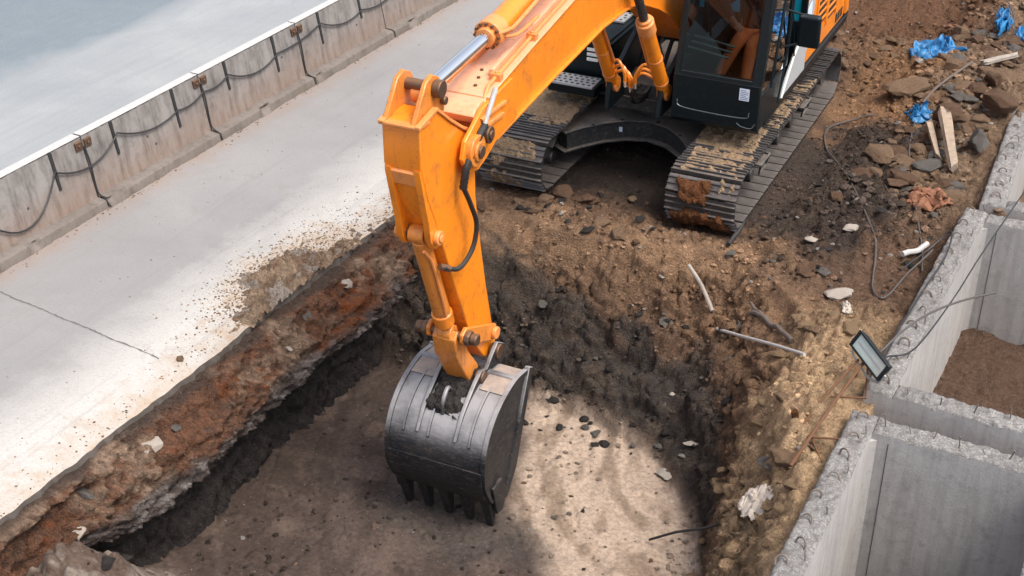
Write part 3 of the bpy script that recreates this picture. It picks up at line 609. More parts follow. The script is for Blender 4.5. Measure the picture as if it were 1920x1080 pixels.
# ================================================================ BARRIER
def rough_wall(name, x0, x1, y0, y1, z0, ztop, parent, amp=.022, seed=0, st=.016, mats=('box_concrete', 'rough_concrete')):
    """cast wall with plain formed faces and a hacked, chipped top"""
    nx = max(4, int((x1-x0)/st)); ny = max(4, int((y1-y0)/st)); xs_ = np.linspace(x0, x1, nx+1); ys_ = np.linspace(y0, y1, ny+1)
    X_, Y_ = np.meshgrid(xs_, ys_); e = np.minimum(np.minimum(X_-x0, x1-X_), np.minimum(Y_-y0, y1-Y_))
    n = fbm(X_+seed*3.1, Y_, 7, 5, 601+seed, .6); n2 = fbm(X_+seed, Y_, 22, 3, 611+seed)
    cl = clods(X_+seed, Y_, 20, 621+seed, .6)
    rid = .10-np.abs(fbm(X_+seed, Y_, 13, 4, 641+seed, .6)); Z = ztop+n*amp*1.3+n2*amp*.8+cl*amp*.5+rid*amp*2.6-(1-sm(e, 0, .03))*(amp*(.7+3*np.clip(fbm(X_, Y_, 9, 3, 631+seed), -.05, .3)))
    vs = np.stack([X_, Y_, Z], -1).reshape(-1, 3).tolist(); idx = np.arange(len(vs)).reshape(ny+1, nx+1); fs = []
    for j in range(ny):
        for i in range(nx): fs.append((int(idx[j, i]), int(idx[j, i+1]), int(idx[j+1, i+1]), int(idx[j+1, i])))
    nt_ = len(fs); ring = [int(idx[0, i]) for i in range(nx)]+[int(idx[j, nx]) for j in range(ny)]+[int(idx[ny, i]) for i in range(nx, 0, -1)]+[int(idx[j, 0]) for j in range(ny, 0, -1)]
    prev = ring
    for lv in (.10, None):
        new = []
        for q in ring:
            x_, y_, z_ = vs[q]; vs.append([x_, y_, ztop-lv if lv else z0]); new.append(len(vs)-1)
        for i in range(len(ring)):
            k = (i+1) % len(ring); fs.append((prev[i], new[i], new[k], prev[k]))
        prev = new
    mb = MB(); mb.add(vs, fs); o_ = mb.build(name, mats[0], parent, smooth=False); o_.data.materials.append(M[mats[1]])
    for p in o_.data.polygons:
        p.material_index = 1 if p.center.z > ztop-.06 and p.normal.z > .12 else 0
        p.use_smooth = p.normal.z > .3
    return o_
def barrier_panel(y0, L, label, bracket=True):
    r = empty('concrete_barrier', (-10.36, y0, 0), 0, label, 'barrier', 'precast concrete barrier panels along the road')
    g = .012; mb = MB(); ny = 40; nz_ = 10; vs = []; fs = []
    def xf(z): return .03-.14*(z/.8)
    # battered near face with slight chips, flat top, back face
    Ys = [g+(L-2*g)*i/ny for i in range(ny+1)]; prof = []
    for i, y in enumerate(Ys):
        row = []
        for k in range(nz_+1):
            z = .05+.75*k/nz_; row.append((xf(z)+rnd.uniform(-.002, .002), y, z+(rnd.uniform(-.012, .002) if k == nz_ else 0)))
        zt = row[-1][2]; row.append((-.22, y, .80)); row.append((-.30, y, 0.0)); vs += row
    w_ = nz_+3
    for i in range(ny):
        for k in range(w_-1): fs.append((i*w_+k, (i+1)*w_+k, (i+1)*w_+k+1, i*w_+k+1))
    fs.append(tuple(range(w_))); fs.append(tuple(range(ny*w_, ny*w_+w_))[::-1])
    mb.add(vs, fs); mb.build('wall', 'barrier_concrete', r)
    m = MB(); m.box(-.225, -.105, g, L-g, .806, .815); m.build('lit_top_strip', 'lit_edge', r, bevel=.004)  # pale strip paints the bright light along the barrier top
    # footing: worn kerb stone with a rounded broken edge
    n = 110; vs = []; fs = []; sh = rnd.uniform(0, 20)
    for i in range(n+1):
        y = .02+(L-.04)*i/n; a_ = fbm(np.array([y+sh]), np.array([sh]), 3, 4, 701)[0]; b_ = fbm(np.array([y+sh]), np.array([sh+5]), 9, 3, 705)[0]
        w2 = .155+a_*.05+b_*.02; hh = .105+a_*.03+b_*.02
        c_ = fbm(np.array([y+sh]), np.array([sh+9]), 22, 3, 707)[0]; br_ = max(0, a_-.12)*.5
        vs += [(.0, y, hh+.010), (w2*.72+c_*.02, y, hh+.002+b_*.02), (w2*.93-br_+c_*.012, y, hh*.90+c_*.012-br_*.4), (w2-br_*.6+c_*.01, y, hh*.45+c_*.02), (w2+.004+c_*.02, y, 0)]
    for i in range(n):
        for k in range(4): fs.append((i*5+k, i*5+5+k, i*5+6+k, i*5+1+k))
    fs += [tuple(range(5)), tuple(range(n*5, n*5+5))[::-1]]
    m = MB(); m.add(vs, fs); f_ = m.build('footing', 'kerb_concrete', r); f_.data.set_sharp_from_angle(angle=radians(28))
    for yy in (.5, 1.5):
        yy += rnd.uniform(-.04, .04); zb_ = rnd.uniform(.34, .46); m = MB(); m.hull([(xf(.80)-.0, yy-.022, .80), (xf(.80)+.018, yy-.022, .80), (xf(.80)+.018, yy+.022, .80), (xf(.80), yy+.022, .80)],
                         [(xf(zb_)-.0, yy-.018, zb_), (xf(zb_)+.014, yy-.018, zb_), (xf(zb_)+.014, yy+.018, zb_), (xf(zb_), yy+.018, zb_)])
        m.build('steel_clip', 'black_cable', r, bevel=.003)
    m = MB(); m.add([(xf(.05)+.003, L-g*.9, .08), (xf(.05)+.003, L+g*.9, .08), (xf(.78)+.003, L+g*.9, .79), (xf(.78)+.003, L-g*.9, .79)], [(0, 1, 2, 3)]) if False else None
    if bracket:
        for yy in (.07, L-.07):
            m = MB(); m.box(xf(.72)-.01, xf(.72)+.022, yy-.05, yy+.05, .665, .765); m.rod((xf(.72)+.02, yy, .715), (xf(.72)+.036, yy, .715), .018, 8); m.build('joint_plate', 'pin_steel', r, bevel=.004)
    for _ in range(2):
        yy = rnd.uniform(.25, L-.25); zz = rnd.uniform(.25, .5); m = MB(); m.rod((xf(zz)-.01, yy, zz), (xf(zz)+.004, yy, zz), .016, 10); m.build('tie_hole', 'joint_dark', r)
    return r
BL = ['concrete barrier panel at the left edge, cable sagging lowest on it', 'concrete barrier panel second along from the left edge of the photo', 'concrete barrier panel third along from the left edge, with rust-coloured streaks low down',
      'concrete barrier panel fourth along from the left edge of the photo', 'concrete barrier panel at the top of the photo behind the boom of the excavator', 'concrete barrier panel beyond the top edge of the photo']
for i in range(8): barrier_panel(6.12+2.0*i+.0, 2.0, (['concrete barrier panel below the left edge of the photo']+BL+['concrete barrier panel farthest along the road'])[i])
# dark joints between the footings are real gaps; backing soil strip so no light leaks
m = MB(); m.box(-10.60, -10.42, -20, 6.1, 0, .8); m.box(-10.60, -10.42, 22.15, 60, 0, .8)
tag(m.build('concrete_barrier', 'barrier_concrete'), 'long concrete barrier stretch outside the photo', 'barrier')
# cable clipped along the barrier
pins = [8.0, 8.64, 9.62, 10.14, 10.62, 11.62, 12.12, 12.62, 13.62, 14.62, 15.6, 16.62, 17.6, 18.62, 20.6]
zz = [.5, .42, .60, .47, .66, .55, .60, .64, .58, .66, .55, .62, .6, .62, .6]
pp = []
for i in range(len(pins)-1):
    L = pins[i+1]-pins[i]; sag = .30 if i == 1 else ([.09, .07, .12, .04, .10][i % 5] if L > .9 else .04)
    for k in range(10):
        t = k/10; y = pins[i]*(1-t)+pins[i+1]*t; z = zz[i]*(1-t)+zz[i+1]*t-4*sag*t*(1-t); pp.append((-10.36+.045-.14*(z/.8)+.016, y, z))
m = MB(); m.tube(pp, .010, 8); tag(m.build('cable', 'black_cable'), 'thin black cable sagging from clip to clip along the concrete barrier', 'cable')
for j, (yj) in enumerate((10.12, 12.12, 14.12)):
    m = MB(); x_ = lambda z: -10.36+.05-.14*(z/.8)
    m.tube(spline([(x_(.70), yj, .70), (x_(.5)+.005, yj+.01, .5), (x_(.2), yj-.005, .2), (x_(.11)+.03, yj, .125), (-10.24, yj-.01, .11), (-10.19, yj, .02)], 5), .009, 6)
    tag(m.build('cable', 'black_cable'), ['short black cable down the barrier joint next to the broken kerb stone', 'short black cable down the second visible barrier joint, middle of the three', 'short black cable down the barrier joint farthest up the road'][j], 'cable')
# ================================================================ CONCRETE BOXES
def loop_mesh(r_=.04, h=.055):
    m = MB(); pts = [(-r_, 0, -.05), (-r_, 0, h*.4)]+[(r_*cos(pi-a_*pi/8), 0, h*.4+r_*sin(a_*pi/8)) for a_ in range(1, 8)]+[(r_, 0, h*.4), (r_, 0, -.05)]
    m.tube(pts, .0075, 6); return m
LM = loop_mesh().build('rebar_loop', 'rebar_grey'); LME = LM.data; bpy.data.objects.remove(LM)
SM_ = MB().rod((0, 0, -.05), (0, 0, .10), .007, 6).build('rebar_stub', 'rebar_grey'); SME = SM_.data; bpy.data.objects.remove(SM_)
def put(me, name, loc, rot, par, sc=1):
    o_ = bpy.data.objects.new(name, me); COL.objects.link(o_); o_.parent = par; o_.location = loc; o_.rotation_euler = rot; o_.scale = (sc,)*3; return o_
def concrete_box(ox, oy, rz, W, Ln, zb, zt, label, tw=.25, th=.22, nloop=7, ends=(True, True), seed=0, ztn=None):
    """ox, oy: near left outer corner; walls are parts"""
    r = empty('concrete_box', (ox, oy, 0), rz, label, 'concrete box')
    rough_wall('side_wall', 0, tw, 0, Ln, zb, zt, r, seed=seed)
    rough_wall('side_wall', W-tw, W, 0, Ln, zb, zt-.01, r, seed=seed+1)
    if ends[0]: rough_wall('end_wall', tw, W-tw, 0, th, zb, (ztn if ztn else zt)-.015, r, seed=seed+2)
    if ends[1]: rough_wall('end_wall', tw, W-tw, Ln-th, Ln, zb, zt-.015, r, seed=seed+3)
    # thick fillets in the inner corners
    for yy in ([th] if ends[0] else [])+([Ln-th] if ends[1] else []):
        sg = 1 if yy < Ln/2 else -1
        m = MB(); m.plan([(tw, yy), (tw+.05, yy), (tw, yy+sg*.05)], zb, zt-.09); m.build('corner_fillet', 'box_concrete', r, smooth=False)
        for xx, ww in ((tw+.14, .006), (tw+1.7, .004)):
            if xx < W-tw: m = MB(); m.box(xx, xx+ww, yy, yy+sg*.004, zb, zt-.10); m.build('form_seam', 'joint_dark', r, smooth=False)
    for k in range(nloop):
        y = (k+.55)*Ln/nloop; put(LME, 'rebar_loop', (tw*.40+rnd.uniform(-.05, .05), y+rnd.uniform(-.03, .03), zt+rnd.uniform(-.012, .008)), (rnd.uniform(-1.1, -.1), rnd.uniform(-.35, .35), rnd.uniform(-.7, .7)), r, rnd.uniform(.9, 1.2))
        if k % 2: put(SME, 'rebar_stub', (tw*.85, y+.12, zt), (rnd.uniform(-.5, .5), rnd.uniform(-.5, .5), 0), r, rnd.uniform(.5, .9))
    return r
bA = concrete_box(-1.80, 4.35, radians(.5), 1.82, 5.48, -1.5, .20, 'open concrete box in the lower right corner, rebar loops on its rim', tw=.22, nloop=19, seed=1)
for k in range(7): put(SME, 'rebar_stub', (.30+k*.2, 5.36+rnd.uniform(-.03, .03), .21), (rnd.uniform(-.4, .4), rnd.uniform(-.4, .4), 0), bA, rnd.uniform(.5, 1.0))
bB = concrete_box(-1.84, 10.16, radians(-.9), 3.2, 3.86, -1.2, .22, 'middle one of the open concrete boxes, bare earth on its floor', tw=.24, nloop=12, seed=11)
for k in range(5): put(SME, 'rebar_stub', (.35+k*.28, .10+rnd.uniform(-.04, .04), .22), (rnd.uniform(-.4, .4), rnd.uniform(-.4, .4), 0), bB, rnd.uniform(.4, .9))
bC = concrete_box(-1.66, 14.16, radians(3.0), 3.2, 5.0, -1.4, .24, 'concrete box farthest back along the right edge of the photo', tw=.26, nloop=15, seed=21)
# ================================================================ EXCAVATOR
EXC = empty('excavator', (-5.42, 14.7, 0), radians(1.97), 'orange crawler excavator with black cab, digging in the pit with its bucket lowered', 'excavator')
P = EXC
# ---- tracks: shoes on a stadium path ----
def shoe_mesh(w_=.77):
    m = MB(); h = w_/2
    prof = [(-.094, 0), (-.094, .020), (-.086, .048), (-.074, .048), (-.066, .020), (-.018, .017), (-.012, .038), (.000, .038), (.006, .017), (.050, .017), (.056, .036), (.068, .036), (.074, .014), (.098, .008), (.098, -.006), (.080, -.004)]
    # x across, y along the chain, z outward
    m.hull([(-h, a_, b_) for a_, b_ in prof], [(h, a_, b_) for a_, b_ in prof])
    for sx in (-1, 1):
        m.box(sx*.075-.018, sx*.075+.018, -.09, .09, -.075, -.005)
        for yy in (-.045, .03):
            m.rod((sx*.11, yy, .012), (sx*.11, yy, .030), .012, 6)
    return m
shoe = shoe_mesh().build('track_shoe', 'track_steel'); SHOE = shoe.data; bpy.data.objects.remove(shoe)
def track(sc_, side):
    t = empty('track', (0, 0, 0)); t.parent = P
    R_ = .285; uf_, ub_ = 1.93, -1.98; zc = .345; Ls = uf_-ub_; per = 2*Ls+2*pi*R_; n = 49
    for i in range(n):
        d = (i+.3)*per/n
        # start at the top rear, run forward on top, round the front idler, back below
        if d < Ls: u = ub_+d; z = zc+R_; ang = 0; sagz = -.02*sin(pi*d/Ls)*1.0; z += sagz
        elif d < Ls+pi*R_: a_ = (d-Ls)/R_; u = uf_+R_*sin(a_); z = zc+R_*cos(a_); ang = a_
        elif d < 2*Ls+pi*R_: u = uf_-(d-Ls-pi*R_); z = zc-R_; ang = pi
        else: a_ = (d-2*Ls-pi*R_)/R_; u = ub_-R_*sin(a_); z = zc-R_*cos(a_); ang = pi+a_
        o_ = bpy.data.objects.new('track_shoe', SHOE); COL.objects.link(o_); o_.parent = t
        o_.location = S(sc_, u, z); o_.rotation_euler = (ang+rnd.uniform(-.02, .02), 0, rnd.uniform(-.004, .004))
    m = MB(); m.prism([(1.75, .20), (1.75, .46), (1.3, .50), (-1.4, .50), (-1.75, .44), (-1.75, .2)], sc_-.15, sc_+.15)
    m.prism([(1.5, .30), (1.4, .40), (-1.4, .40), (-1.5, .30)], sc_-.20, sc_+.20); m.build('track_frame', 'chassis_paint', t, bevel=.012)
    m = MB(); m.rod(S(sc_-.13, uf_, zc), S(sc_+.13, uf_, zc), .235, 28); m.rod(S(sc_-.2, uf_, zc), S(sc_+.2, uf_, zc), .08, 16); m.build('idler', 'track_steel', t, bevel=.01)
    m = MB(); m.rod(S(sc_-.1, ub_, zc), S(sc_+.1, ub_, zc), .235, 21); m.rod(S(sc_-.24, ub_, zc), S(sc_+.24, ub_, zc), .15, 20); m.build('sprocket', 'track_steel', t, bevel=.01)
    for u in (-1.35, -.8, -.25, .3, .85, 1.4):
        m = MB(); m.rod(S(sc_-.17, u, .135), S(sc_+.17, u, .135), .075, 14); m.build('roller', 'track_steel', t, bevel=.008)
    # steps / chain guards standing out on the outer side
    for u in (1.12, -.62):
        m = MB(); o2 = side*.30; m.tube([S(sc_+side*.15, u+.24, .50), S(sc_+o2*1.28, u+.22, .50), S(sc_+o2*1.28, u-.12, .50), S(sc_+side*.15, u-.16, .50)], .016, 8)
        m.box(sc_+side*.18, sc_+o2*1.24, -(u+.20), -(u-.1), .485, .492); m.tube([S(sc_+o2*1.28, u+.22, .50), S(sc_+o2*1.2, u+.18, .38), S(sc_+o2*1.2, u-.08, .38), S(sc_+o2*1.28, u-.12, .50)], .012, 6)
        m.build('side_step', 'chassis_paint', t)
    # mud caked on the shoes: uneven sheets that follow the chain
    def mud(d0, d1, s0, s1, mat, seed, h=.075):
        nu, nv = 60, 34; vs = []; V_ = np.zeros((nu+1, nv+1)); I, J = np.meshgrid(np.linspace(0, 1, nu+1), np.linspace(0, 1, nv+1), indexing='ij')
        e = np.minimum(np.minimum(I, 1-I)*(d1-d0), np.minimum(J, 1-J)*(s1-s0)); n_ = fbm(I*(d1-d0)+seed, J*(s1-s0)+seed*.7, 4.5, 4, 801+seed)
        cl = clods(I*(d1-d0)+seed, J*(s1-s0), 14, 811+seed, .6)
        T = h*(sm(e+n_*.22, .01, .07))*.9+cl*.022+n_*.05-.004
        for i in range(nu+1):
            d = d0+(d1-d0)*i/nu
            for j in range(nv+1):
                k = T[i, j]
                if d < Ls: u, z, nu_, nz_ = ub_+d, zc+R_-.02*sin(pi*d/Ls), 0, 1
                else: a_ = (d-Ls)/R_; u, z, nu_, nz_ = uf_+R_*sin(a_), zc+R_*cos(a_), sin(a_), cos(a_)
                vs.append(tuple(S(sc_-.385+.77*(s0+(s1-s0)*j/nv), u+nu_*k, z+nz_*k)))
        fs = [(i*(nv+1)+j, i*(nv+1)+j+1, (i+1)*(nv+1)+j+1, (i+1)*(nv+1)+j) for i in range(nu) for j in range(nv)]
        m_ = MB(); m_.add(vs, fs); m_.build('mud_crust', mat, t)
    if side < 0:
        mud(Ls-2.35, Ls-.35, .05, 1.0, 'mud_tan', 3, .055); mud(Ls-.55, Ls-.15, .35, .95, 'mud_tan', 5, .038); mud(Ls+.1, Ls+.45, .15, .9, 'mud_tan', 9, .040); mud(Ls+.5, Ls+.8, .05, .75, 'mud_tan', 11, .042)
    else:
        mud(Ls-1.35, Ls-.45, .0, .9, 'mud_tan', 6, .048); mud(Ls-2.9, Ls-1.3, .2, 1.0, 'mud_tan', 16, .036); mud(Ls-.45, Ls+.15, .1, .95, 'mud_tan', 19, .034); mud(Ls+.7, Ls+.88, .0, .9, 'mud_tan', 21, .04); mud(Ls+.18, Ls+.47, .12, .62, 'mud_rust', 7, .085); mud(Ls+.50, Ls+.80, .05, .92, 'mud_rust', 12, .085); mud(Ls+.12, Ls+.3, .72, .98, 'mud_tan', 14, .04)
    return t
track(-1.105, -1); track(1.105, 1)
# ---- undercarriage: arched X-frame between the tracks ----
arc = [(-.75, 1.50), (-.62, 1.28), (-.45, 1.05), (-.25, .88), (0, .80), (.25, .88), (.45, 1.05), (.62, 1.28), (.75, 1.50)]
top = [(s_, -u) for s_, u in arc]+[(.92, -1.42), (.92, .95), (.5, .9), (-.5, .9), (-.92, .95), (-.92, -1.42)]
m = MB(); m.plan(top, .50, .525); m.build('frame_top_plate', 'chassis_paint', P, bevel=.006)
m = MB(); arc2 = [(s_, u-.05) for s_, u in arc]
low = [(s_, -u) for s_, u in arc2]+[(.90, -1.35), (.90, .9), (-.90, .9), (-.90, -1.35)]
m.plan(low, .30, .50); m.build('frame_box', 'chassis_paint', P, bevel=.006)
m = MB(); low = [(s_*1.0, -u-.03) for s_, u in arc]+[(.92, -1.42), (.92, .8), (-.92, .8), (-.92, -1.42)]; m.plan(low, .275, .30); m.build('frame_bottom_plate', 'chassis_paint', P, bevel=.006)
for q in [(-.55, 1.22), (-.3, .95), (.1, .83), (.45, 1.08)]:
    m = MB(); m.rod(S(q[0], q[1]-.06, .526), S(q[0], q[1]-.06, .532), .022, 12); m.build('frame_bolt', 'dark_rubber', P)
m = MB(); m.box(-.33, -.29, -.90, -.895, .38, .44); m.build('frame_tag', 'sticker', P)
m = MB(); m.rod(S(0, 0, .525), S(0, 0, .60), .66, 48); m.rod(S(0, 0, .60), S(0, 0, .70), .58, 48); m.build('slewing_ring', 'chassis_paint', P, bevel=.01)
# ---- turntable deck ----
m = MB(); m.plan([(-.42, -.95), (.42, -.95), (.45, -1.05), (.46, 2.9), (-.46, 2.9), (-.45, -1.05)], .70, .86)
m.plan([(-.66, -.68), (.66, -.68), (.9, -.1), (.9, 1.0), (-.9, 1.0), (-.9, -.1)], .70, .80)
m.build('turntable', 'chassis_paint', P, bevel=.01)
m = MB(); m.box(-1.36, -.46, -.72, 2.95, .80, .93); m.box(.46, 1.36, -1.05, 2.95, .80, .90); m.build('deck', 'black_paint', P, bevel=.012)
m = MB(); m.box(1.36, 1.425, -1.10, 2.6, .865, .955); m.build('deck_rail', 'black_paint', P, bevel=.01)
m = MB(); m.prism([(.95, .86), (.9, 1.02), (.6, 1.08), (.3, 1.0), (.2, .86)], -.40, .44); m.build('foot_bracket', 'chassis_paint', P, bevel=.015)
# boom foot lugs
for s_ in (-.30, .30):
    m = MB(); m.prism([(1.42, .86), (1.36, 1.20), (1.2, 1.24), (.6, 1.5), (.45, 1.75), (.2, 1.75), (-.4, .86)], s_-.03, s_+.03); m.build('boom_foot_lug', 'black_paint', P, bevel=.01)
# ---- left front: tool box, lamps and treads ----
m = MB(); m.plan([(-1.34, -.74), (-.56, -.74), (-.52, -.70), (-.52, .25), (-1.34, .25)], .93, 1.36); m.build('tool_box', 'black_paint', P, bevel=.03, seg=3)
m = MB(); m.box(-1.30, -.58, -.765, -.72, 1.33, 1.39); m.box(-1.32, -.55, -.70, .2, 1.36, 1.40); m.build('tool_box_lid', 'black_paint', P, bevel=.02, seg=3)
for k in range(3):
    m = MB(); m.box(-.82, -.68, -.757, -.74, 1.24-k*.06, 1.28-k*.06); m.build('front_lamp', 'white_lamp', P, bevel=.006)
def tread(x0, x1, y0, y1, z):
    t_ = MB(); t_.box(x0, x1, y0, y1, z-.03, z); o_ = t_.build('step_plate', 'grey_panel', P, bevel=.006)
    d = MB(); k = 0
    for i in range(7):
        for j in range(4):
            cx = x0+.05+(x1-x0-.1)*i/6+(.02 if j % 2 else 0); cy = y0+.04+(y1-y0-.08)*j/3; d.rod((cx, cy, z+.0005), (cx, cy, z+.004), .018, 8)
    d.build('tread_holes', 'dark_rubber', o_)
tread(-1.12, -.60, -1.12, -.82, .96); tread(-1.25, -.60, -.18, .15, 1.44)
m = MB(); m.box(-1.14, -.56, -.84, -.76, .80, .92); m.box(-1.16, -.58, -1.08, -.80, .82, .925); m.build('step_bracket', 'black_paint', P, bevel=.008)
m = MB(); m.box(-1.32, -.50, .28, 1.3, .93, 1.85); m.box(-1.30, -.52, 1.31, 2.9, .93, 1.95); m.box(-.48, .48, .95, 2.9, .88, 1.9); m.build('engine_hood', 'black_paint', P, bevel=.03)
m = MB()
for s_ in (-.95, -.55): m.tube([S(s_, -.1, .95), S(s_, -.15, 2.35)], .02, 8)
m.tube([S(-.95, -.15, 2.35), S(-.55, -.15, 2.35)], .02, 8); m.tube([S(-1.3, .66, 1.38), S(-1.3, .60, 2.0), S(-1.3, -.2, 2.0)], .018, 8); m.build('grab_rail', 'black_paint', P)
for k in range(4):
    m = MB(); s0 = -.30+k*.16; m.tube(spline([S(s0, .55, 1.0), S(s0+.03, .3, 1.35), S(s0, -.1, 1.5), S(s0-.05, -.5, 1.3)], 6), .025, 8); m.build('hydraulic_hose', 'dark_rubber', P)
# ---- counterweight ----
m = MB(); m.plan([(-1.36, 2.3), (1.36, 2.3), (1.36, 2.75), (1.1, 3.1), (.5, 3.25), (-.5, 3.25), (-1.1, 3.1), (-1.36, 2.75)], .85, 1.95); m.build('counterweight', 'orange_paint', P, bevel=.05, seg=3)
# ---- right side panels behind the cab ----
m = MB(); X0, X1 = 1.33, 1.39
sd_ = [(-.42, .96), (-.40, 1.95), (-2.5, 1.95), (-2.5, .96)]
m.prism(sd_, X0, X1); sp_ = m.build('side_panel', 'orange_paint', P, bevel=.012)
for (ua, ub, za, zb) in [(-1.00, -1.42, 1.20, 1.66), (-1.52, -1.94, 1.14, 1.62)]:
    m = MB()
    m.prism([(ua, za+.06), (ua, zb), (ub, zb), (ub, za+.06)], 1.385, 1.396); v_ = m.build('vent', 'dark_rubber', sp_, bevel=.004)
    for k in range(4):
        zz_ = za+.12+k*(zb-za-.12)/3.6; mm = MB(); mm.prism([(ua+.01, zz_-.015), (ua+.01, zz_+.012), (ub-.01, zz_+.012), (ub-.01, zz_-.015)], 1.386, 1.408); mm.build('vent_slat', 'orange_paint', sp_, bevel=.003)
    for uu in (ua+.02, ub-.02):
        mm = MB(); mm.prism([(uu-.02, za+.03), (uu-.02, zb+.03), (uu+.02, zb+.03), (uu+.02, za+.03)], 1.386, 1.412); mm.build('vent_frame', 'orange_paint', sp_, bevel=.004)
for k in range(3):
    ua = -2.05-k*.13; m = MB(); m.prism([(ua, 1.0), (ua, 1.12), (ua-.09, 1.12), (ua-.09, 1.0)], 1.385, 1.395); m.build('vent', 'dark_rubber', sp_, bevel=.003)
m = MB(); m.prism([(-.50, 1.10), (-.46, 1.72), (-.62, 1.80), (-.84, 1.80), (-.80, 1.45), (-.62, 1.08)], 1.387, 1.394); m.build('decal', 'grey_panel', sp_)
m = MB(); m.prism([(-.54, 1.30), (-.5, 1.66), (-.68, 1.72), (-.72, 1.42)], 1.391, 1.397); m.build('decal_white', 'sticker', sp_)
m = MB(); m.prism([(-2.50, .97), (-2.48, 1.92), (-2.62, 1.92), (-2.68, .97)], 1.30, 1.42); m.build('rear_post', 'orange_paint', P, bevel=.03)
m = MB(); m.prism([(.60, .99), (.46, 1.16), (.22, 1.33), (-.10, 1.50), (-.36, 1.44), (-.40, .985)], 1.425, 1.445); m.build('step_panel', 'grey_panel', P, bevel=.006)
m = MB(); m.tube([S(1.452, .60, 1.0), S(1.452, .23, 1.34), S(1.452, -.10, 1.51)], .012, 6); m.build('panel_edge', 'white_lamp', P)
# ---- cab ----
CAB = empty('cab', (0, 0, 0)); CAB.parent = P
x0, x1 = .455, 1.425
def cb(name, polys, mat='black_paint', bev=.015, par=CAB):
    m_ = MB()
    for pl, a_, b_ in polys: m_.prism(pl, a_, b_)
    return m_.build(name, mat, par, bevel=bev, seg=3)
FU = lambda w_: 1.42-.02*(w_-.9)/.5 if w_ < 1.42 else 1.40-.235*(w_-1.42)/1.0     # front plane of the cab
cb('front_panel', [([(1.36, .86), (FU(.92), .92), (FU(1.42), 1.42), (1.33, 1.42), (1.33, .86)], x0, x1)], bev=.035)
m = MB(); pts = [S(.52, 1.432, 1.14), S(.60, 1.437, 1.06), S(1.25, 1.437, 1.05), S(1.33, 1.432, 1.12)]
m.tube(spline(pts, 5), .007, 6); m.build('panel_rib', 'tool_grey', CAB)
m = MB(); m.tube(spline([S(1.20, 1.435, .985), S(1.26, 1.44, .955), S(1.36, 1.44, .95), S(1.40, 1.43, 1.0)], 5), .006, 6); m.build('panel_rib', 'tool_grey', CAB)
st_ = MB(); st_.add([S(1.20, FU(1.28)+.004, 1.375), S(1.31, FU(1.28)+.004, 1.375), S(1.31, FU(1.18)+.004, 1.24), S(1.20, FU(1.18)+.004, 1.24)], [(0, 1, 2, 3)]); sk = st_.build('sticker', 'sticker', CAB, smooth=False)
for k in range(6):
    z = 1.355-k*.019; mm = MB(); L_ = .085 if k % 3 else .06; mm.add([S(1.212, FU(z)+.008, z), S(1.212+L_, FU(z)+.008, z), S(1.212+L_, FU(z)+.008, z-.007), S(1.212, FU(z)+.008, z-.007)], [(0, 1, 2, 3)]); mm.build('print_line', 'ink', sk, smooth=False)
def post(sa, sb, w0, w1, th_=.07): return ([(FU(w0), w0), (FU(w1), w1), (FU(w1)-th_, w1), (FU(w0)-th_, w0)], sa, sb)
cb('front_pillar', [post(x0, x0+.075, 1.40, 2.80)]); cb('front_pillar', [post(x1-.11, x1, 1.40, 2.80, .12)])
cb('window_sill', [post(x0+.07, x1-.1, 1.40, 1.46)], bev=.008); 
cb('roof', [([(1.16, 2.78), (1.0, 2.86), (-.40, 2.86), (-.45, 2.74), (1.1, 2.72)], x0-.01, x1+.01)], bev=.03)
cb('rear_wall', [([(-.34, .90), (-.36, 1.58), (-.30, 1.58), (-.28, .90)], x0, x1), ([(-.38, 2.5), (-.40, 2.74), (-.34, 2.74), (-.33, 2.5)], x0, x1), ([(-.36, 1.58), (-.38, 2.5), (-.33, 2.5), (-.30, 1.58)], x0, x0+.07), ([(-.36, 1.58), (-.38, 2.5), (-.33, 2.5), (-.30, 1.58)], x1-.07, x1)], bev=.006)
cb('cab_floor', [([(1.34, .90), (1.34, 1.0), (-.3, 1.0), (-.3, .90)], x0+.01, x1-.01)], bev=.004)
cb('side_wall', [([(1.33, .9), (1.33, 1.40), (-.3, 1.5), (-.3, .9)], x0, x0+.035), ([(.45, 1.4), (.45, 2.74), (.38, 2.74), (.38, 1.4)], x0, x0+.04)], bev=.006)
d_ = cb('door', [([(1.33, .90), (1.35, 1.30), (.52, 1.30), (.40, .90)], x1-.03, x1), ([(.45, 1.3), (.38, 2.7), (.30, 2.7), (.36, 1.3)], x1-.035, x1), ([(.42, 2.66), (1.14, 2.66), (1.12, 2.74), (.4, 2.74)], x1-.03, x1)], bev=.006)
cb('door_handle', [([(.62, 1.42), (.62, 1.46), (.50, 1.46), (.50, 1.42)], x1, x1+.03)], par=d_, bev=.006)
g_ = MB(); g_.add([S(x0+.07, FU(1.45)-.012, 1.45), S(x1-.105, FU(1.45)-.012, 1.45), S(x1-.105, FU(2.78)-.012, 2.78), S(x0+.07, FU(2.78)-.012, 2.78)], [(0, 1, 2, 3)]); g_.build('windscreen', 'glass', CAB, smooth=False)
g_ = MB(); g_.add([S(x1-.015, 1.30, 1.31), S(x1-.015, .46, 1.31), S(x1-.015, .40, 2.66), S(x1-.015, 1.05, 2.66)], [(0, 1, 2, 3)]); g_.build('door_window', 'glass', CAB, smooth=False)
g_ = MB(); g_.add([S(x0+.015, 1.30, 1.42), S(x0+.015, .46, 1.42), S(x0+.015, .40, 2.70), S(x0+.015, 1.05, 2.70)], [(0, 1, 2, 3)]); g_.build('side_window', 'glass', CAB, smooth=False)
m = MB(); m.tube(spline([S(x1+.05, 1.20, 1.35), S(x1+.06, 1.10, 1.8), S(x1+.06, .95, 2.3), S(x1+.03, .9, 2.6)], 6), .016, 8); m.build('grab_rail', 'black_paint', CAB)
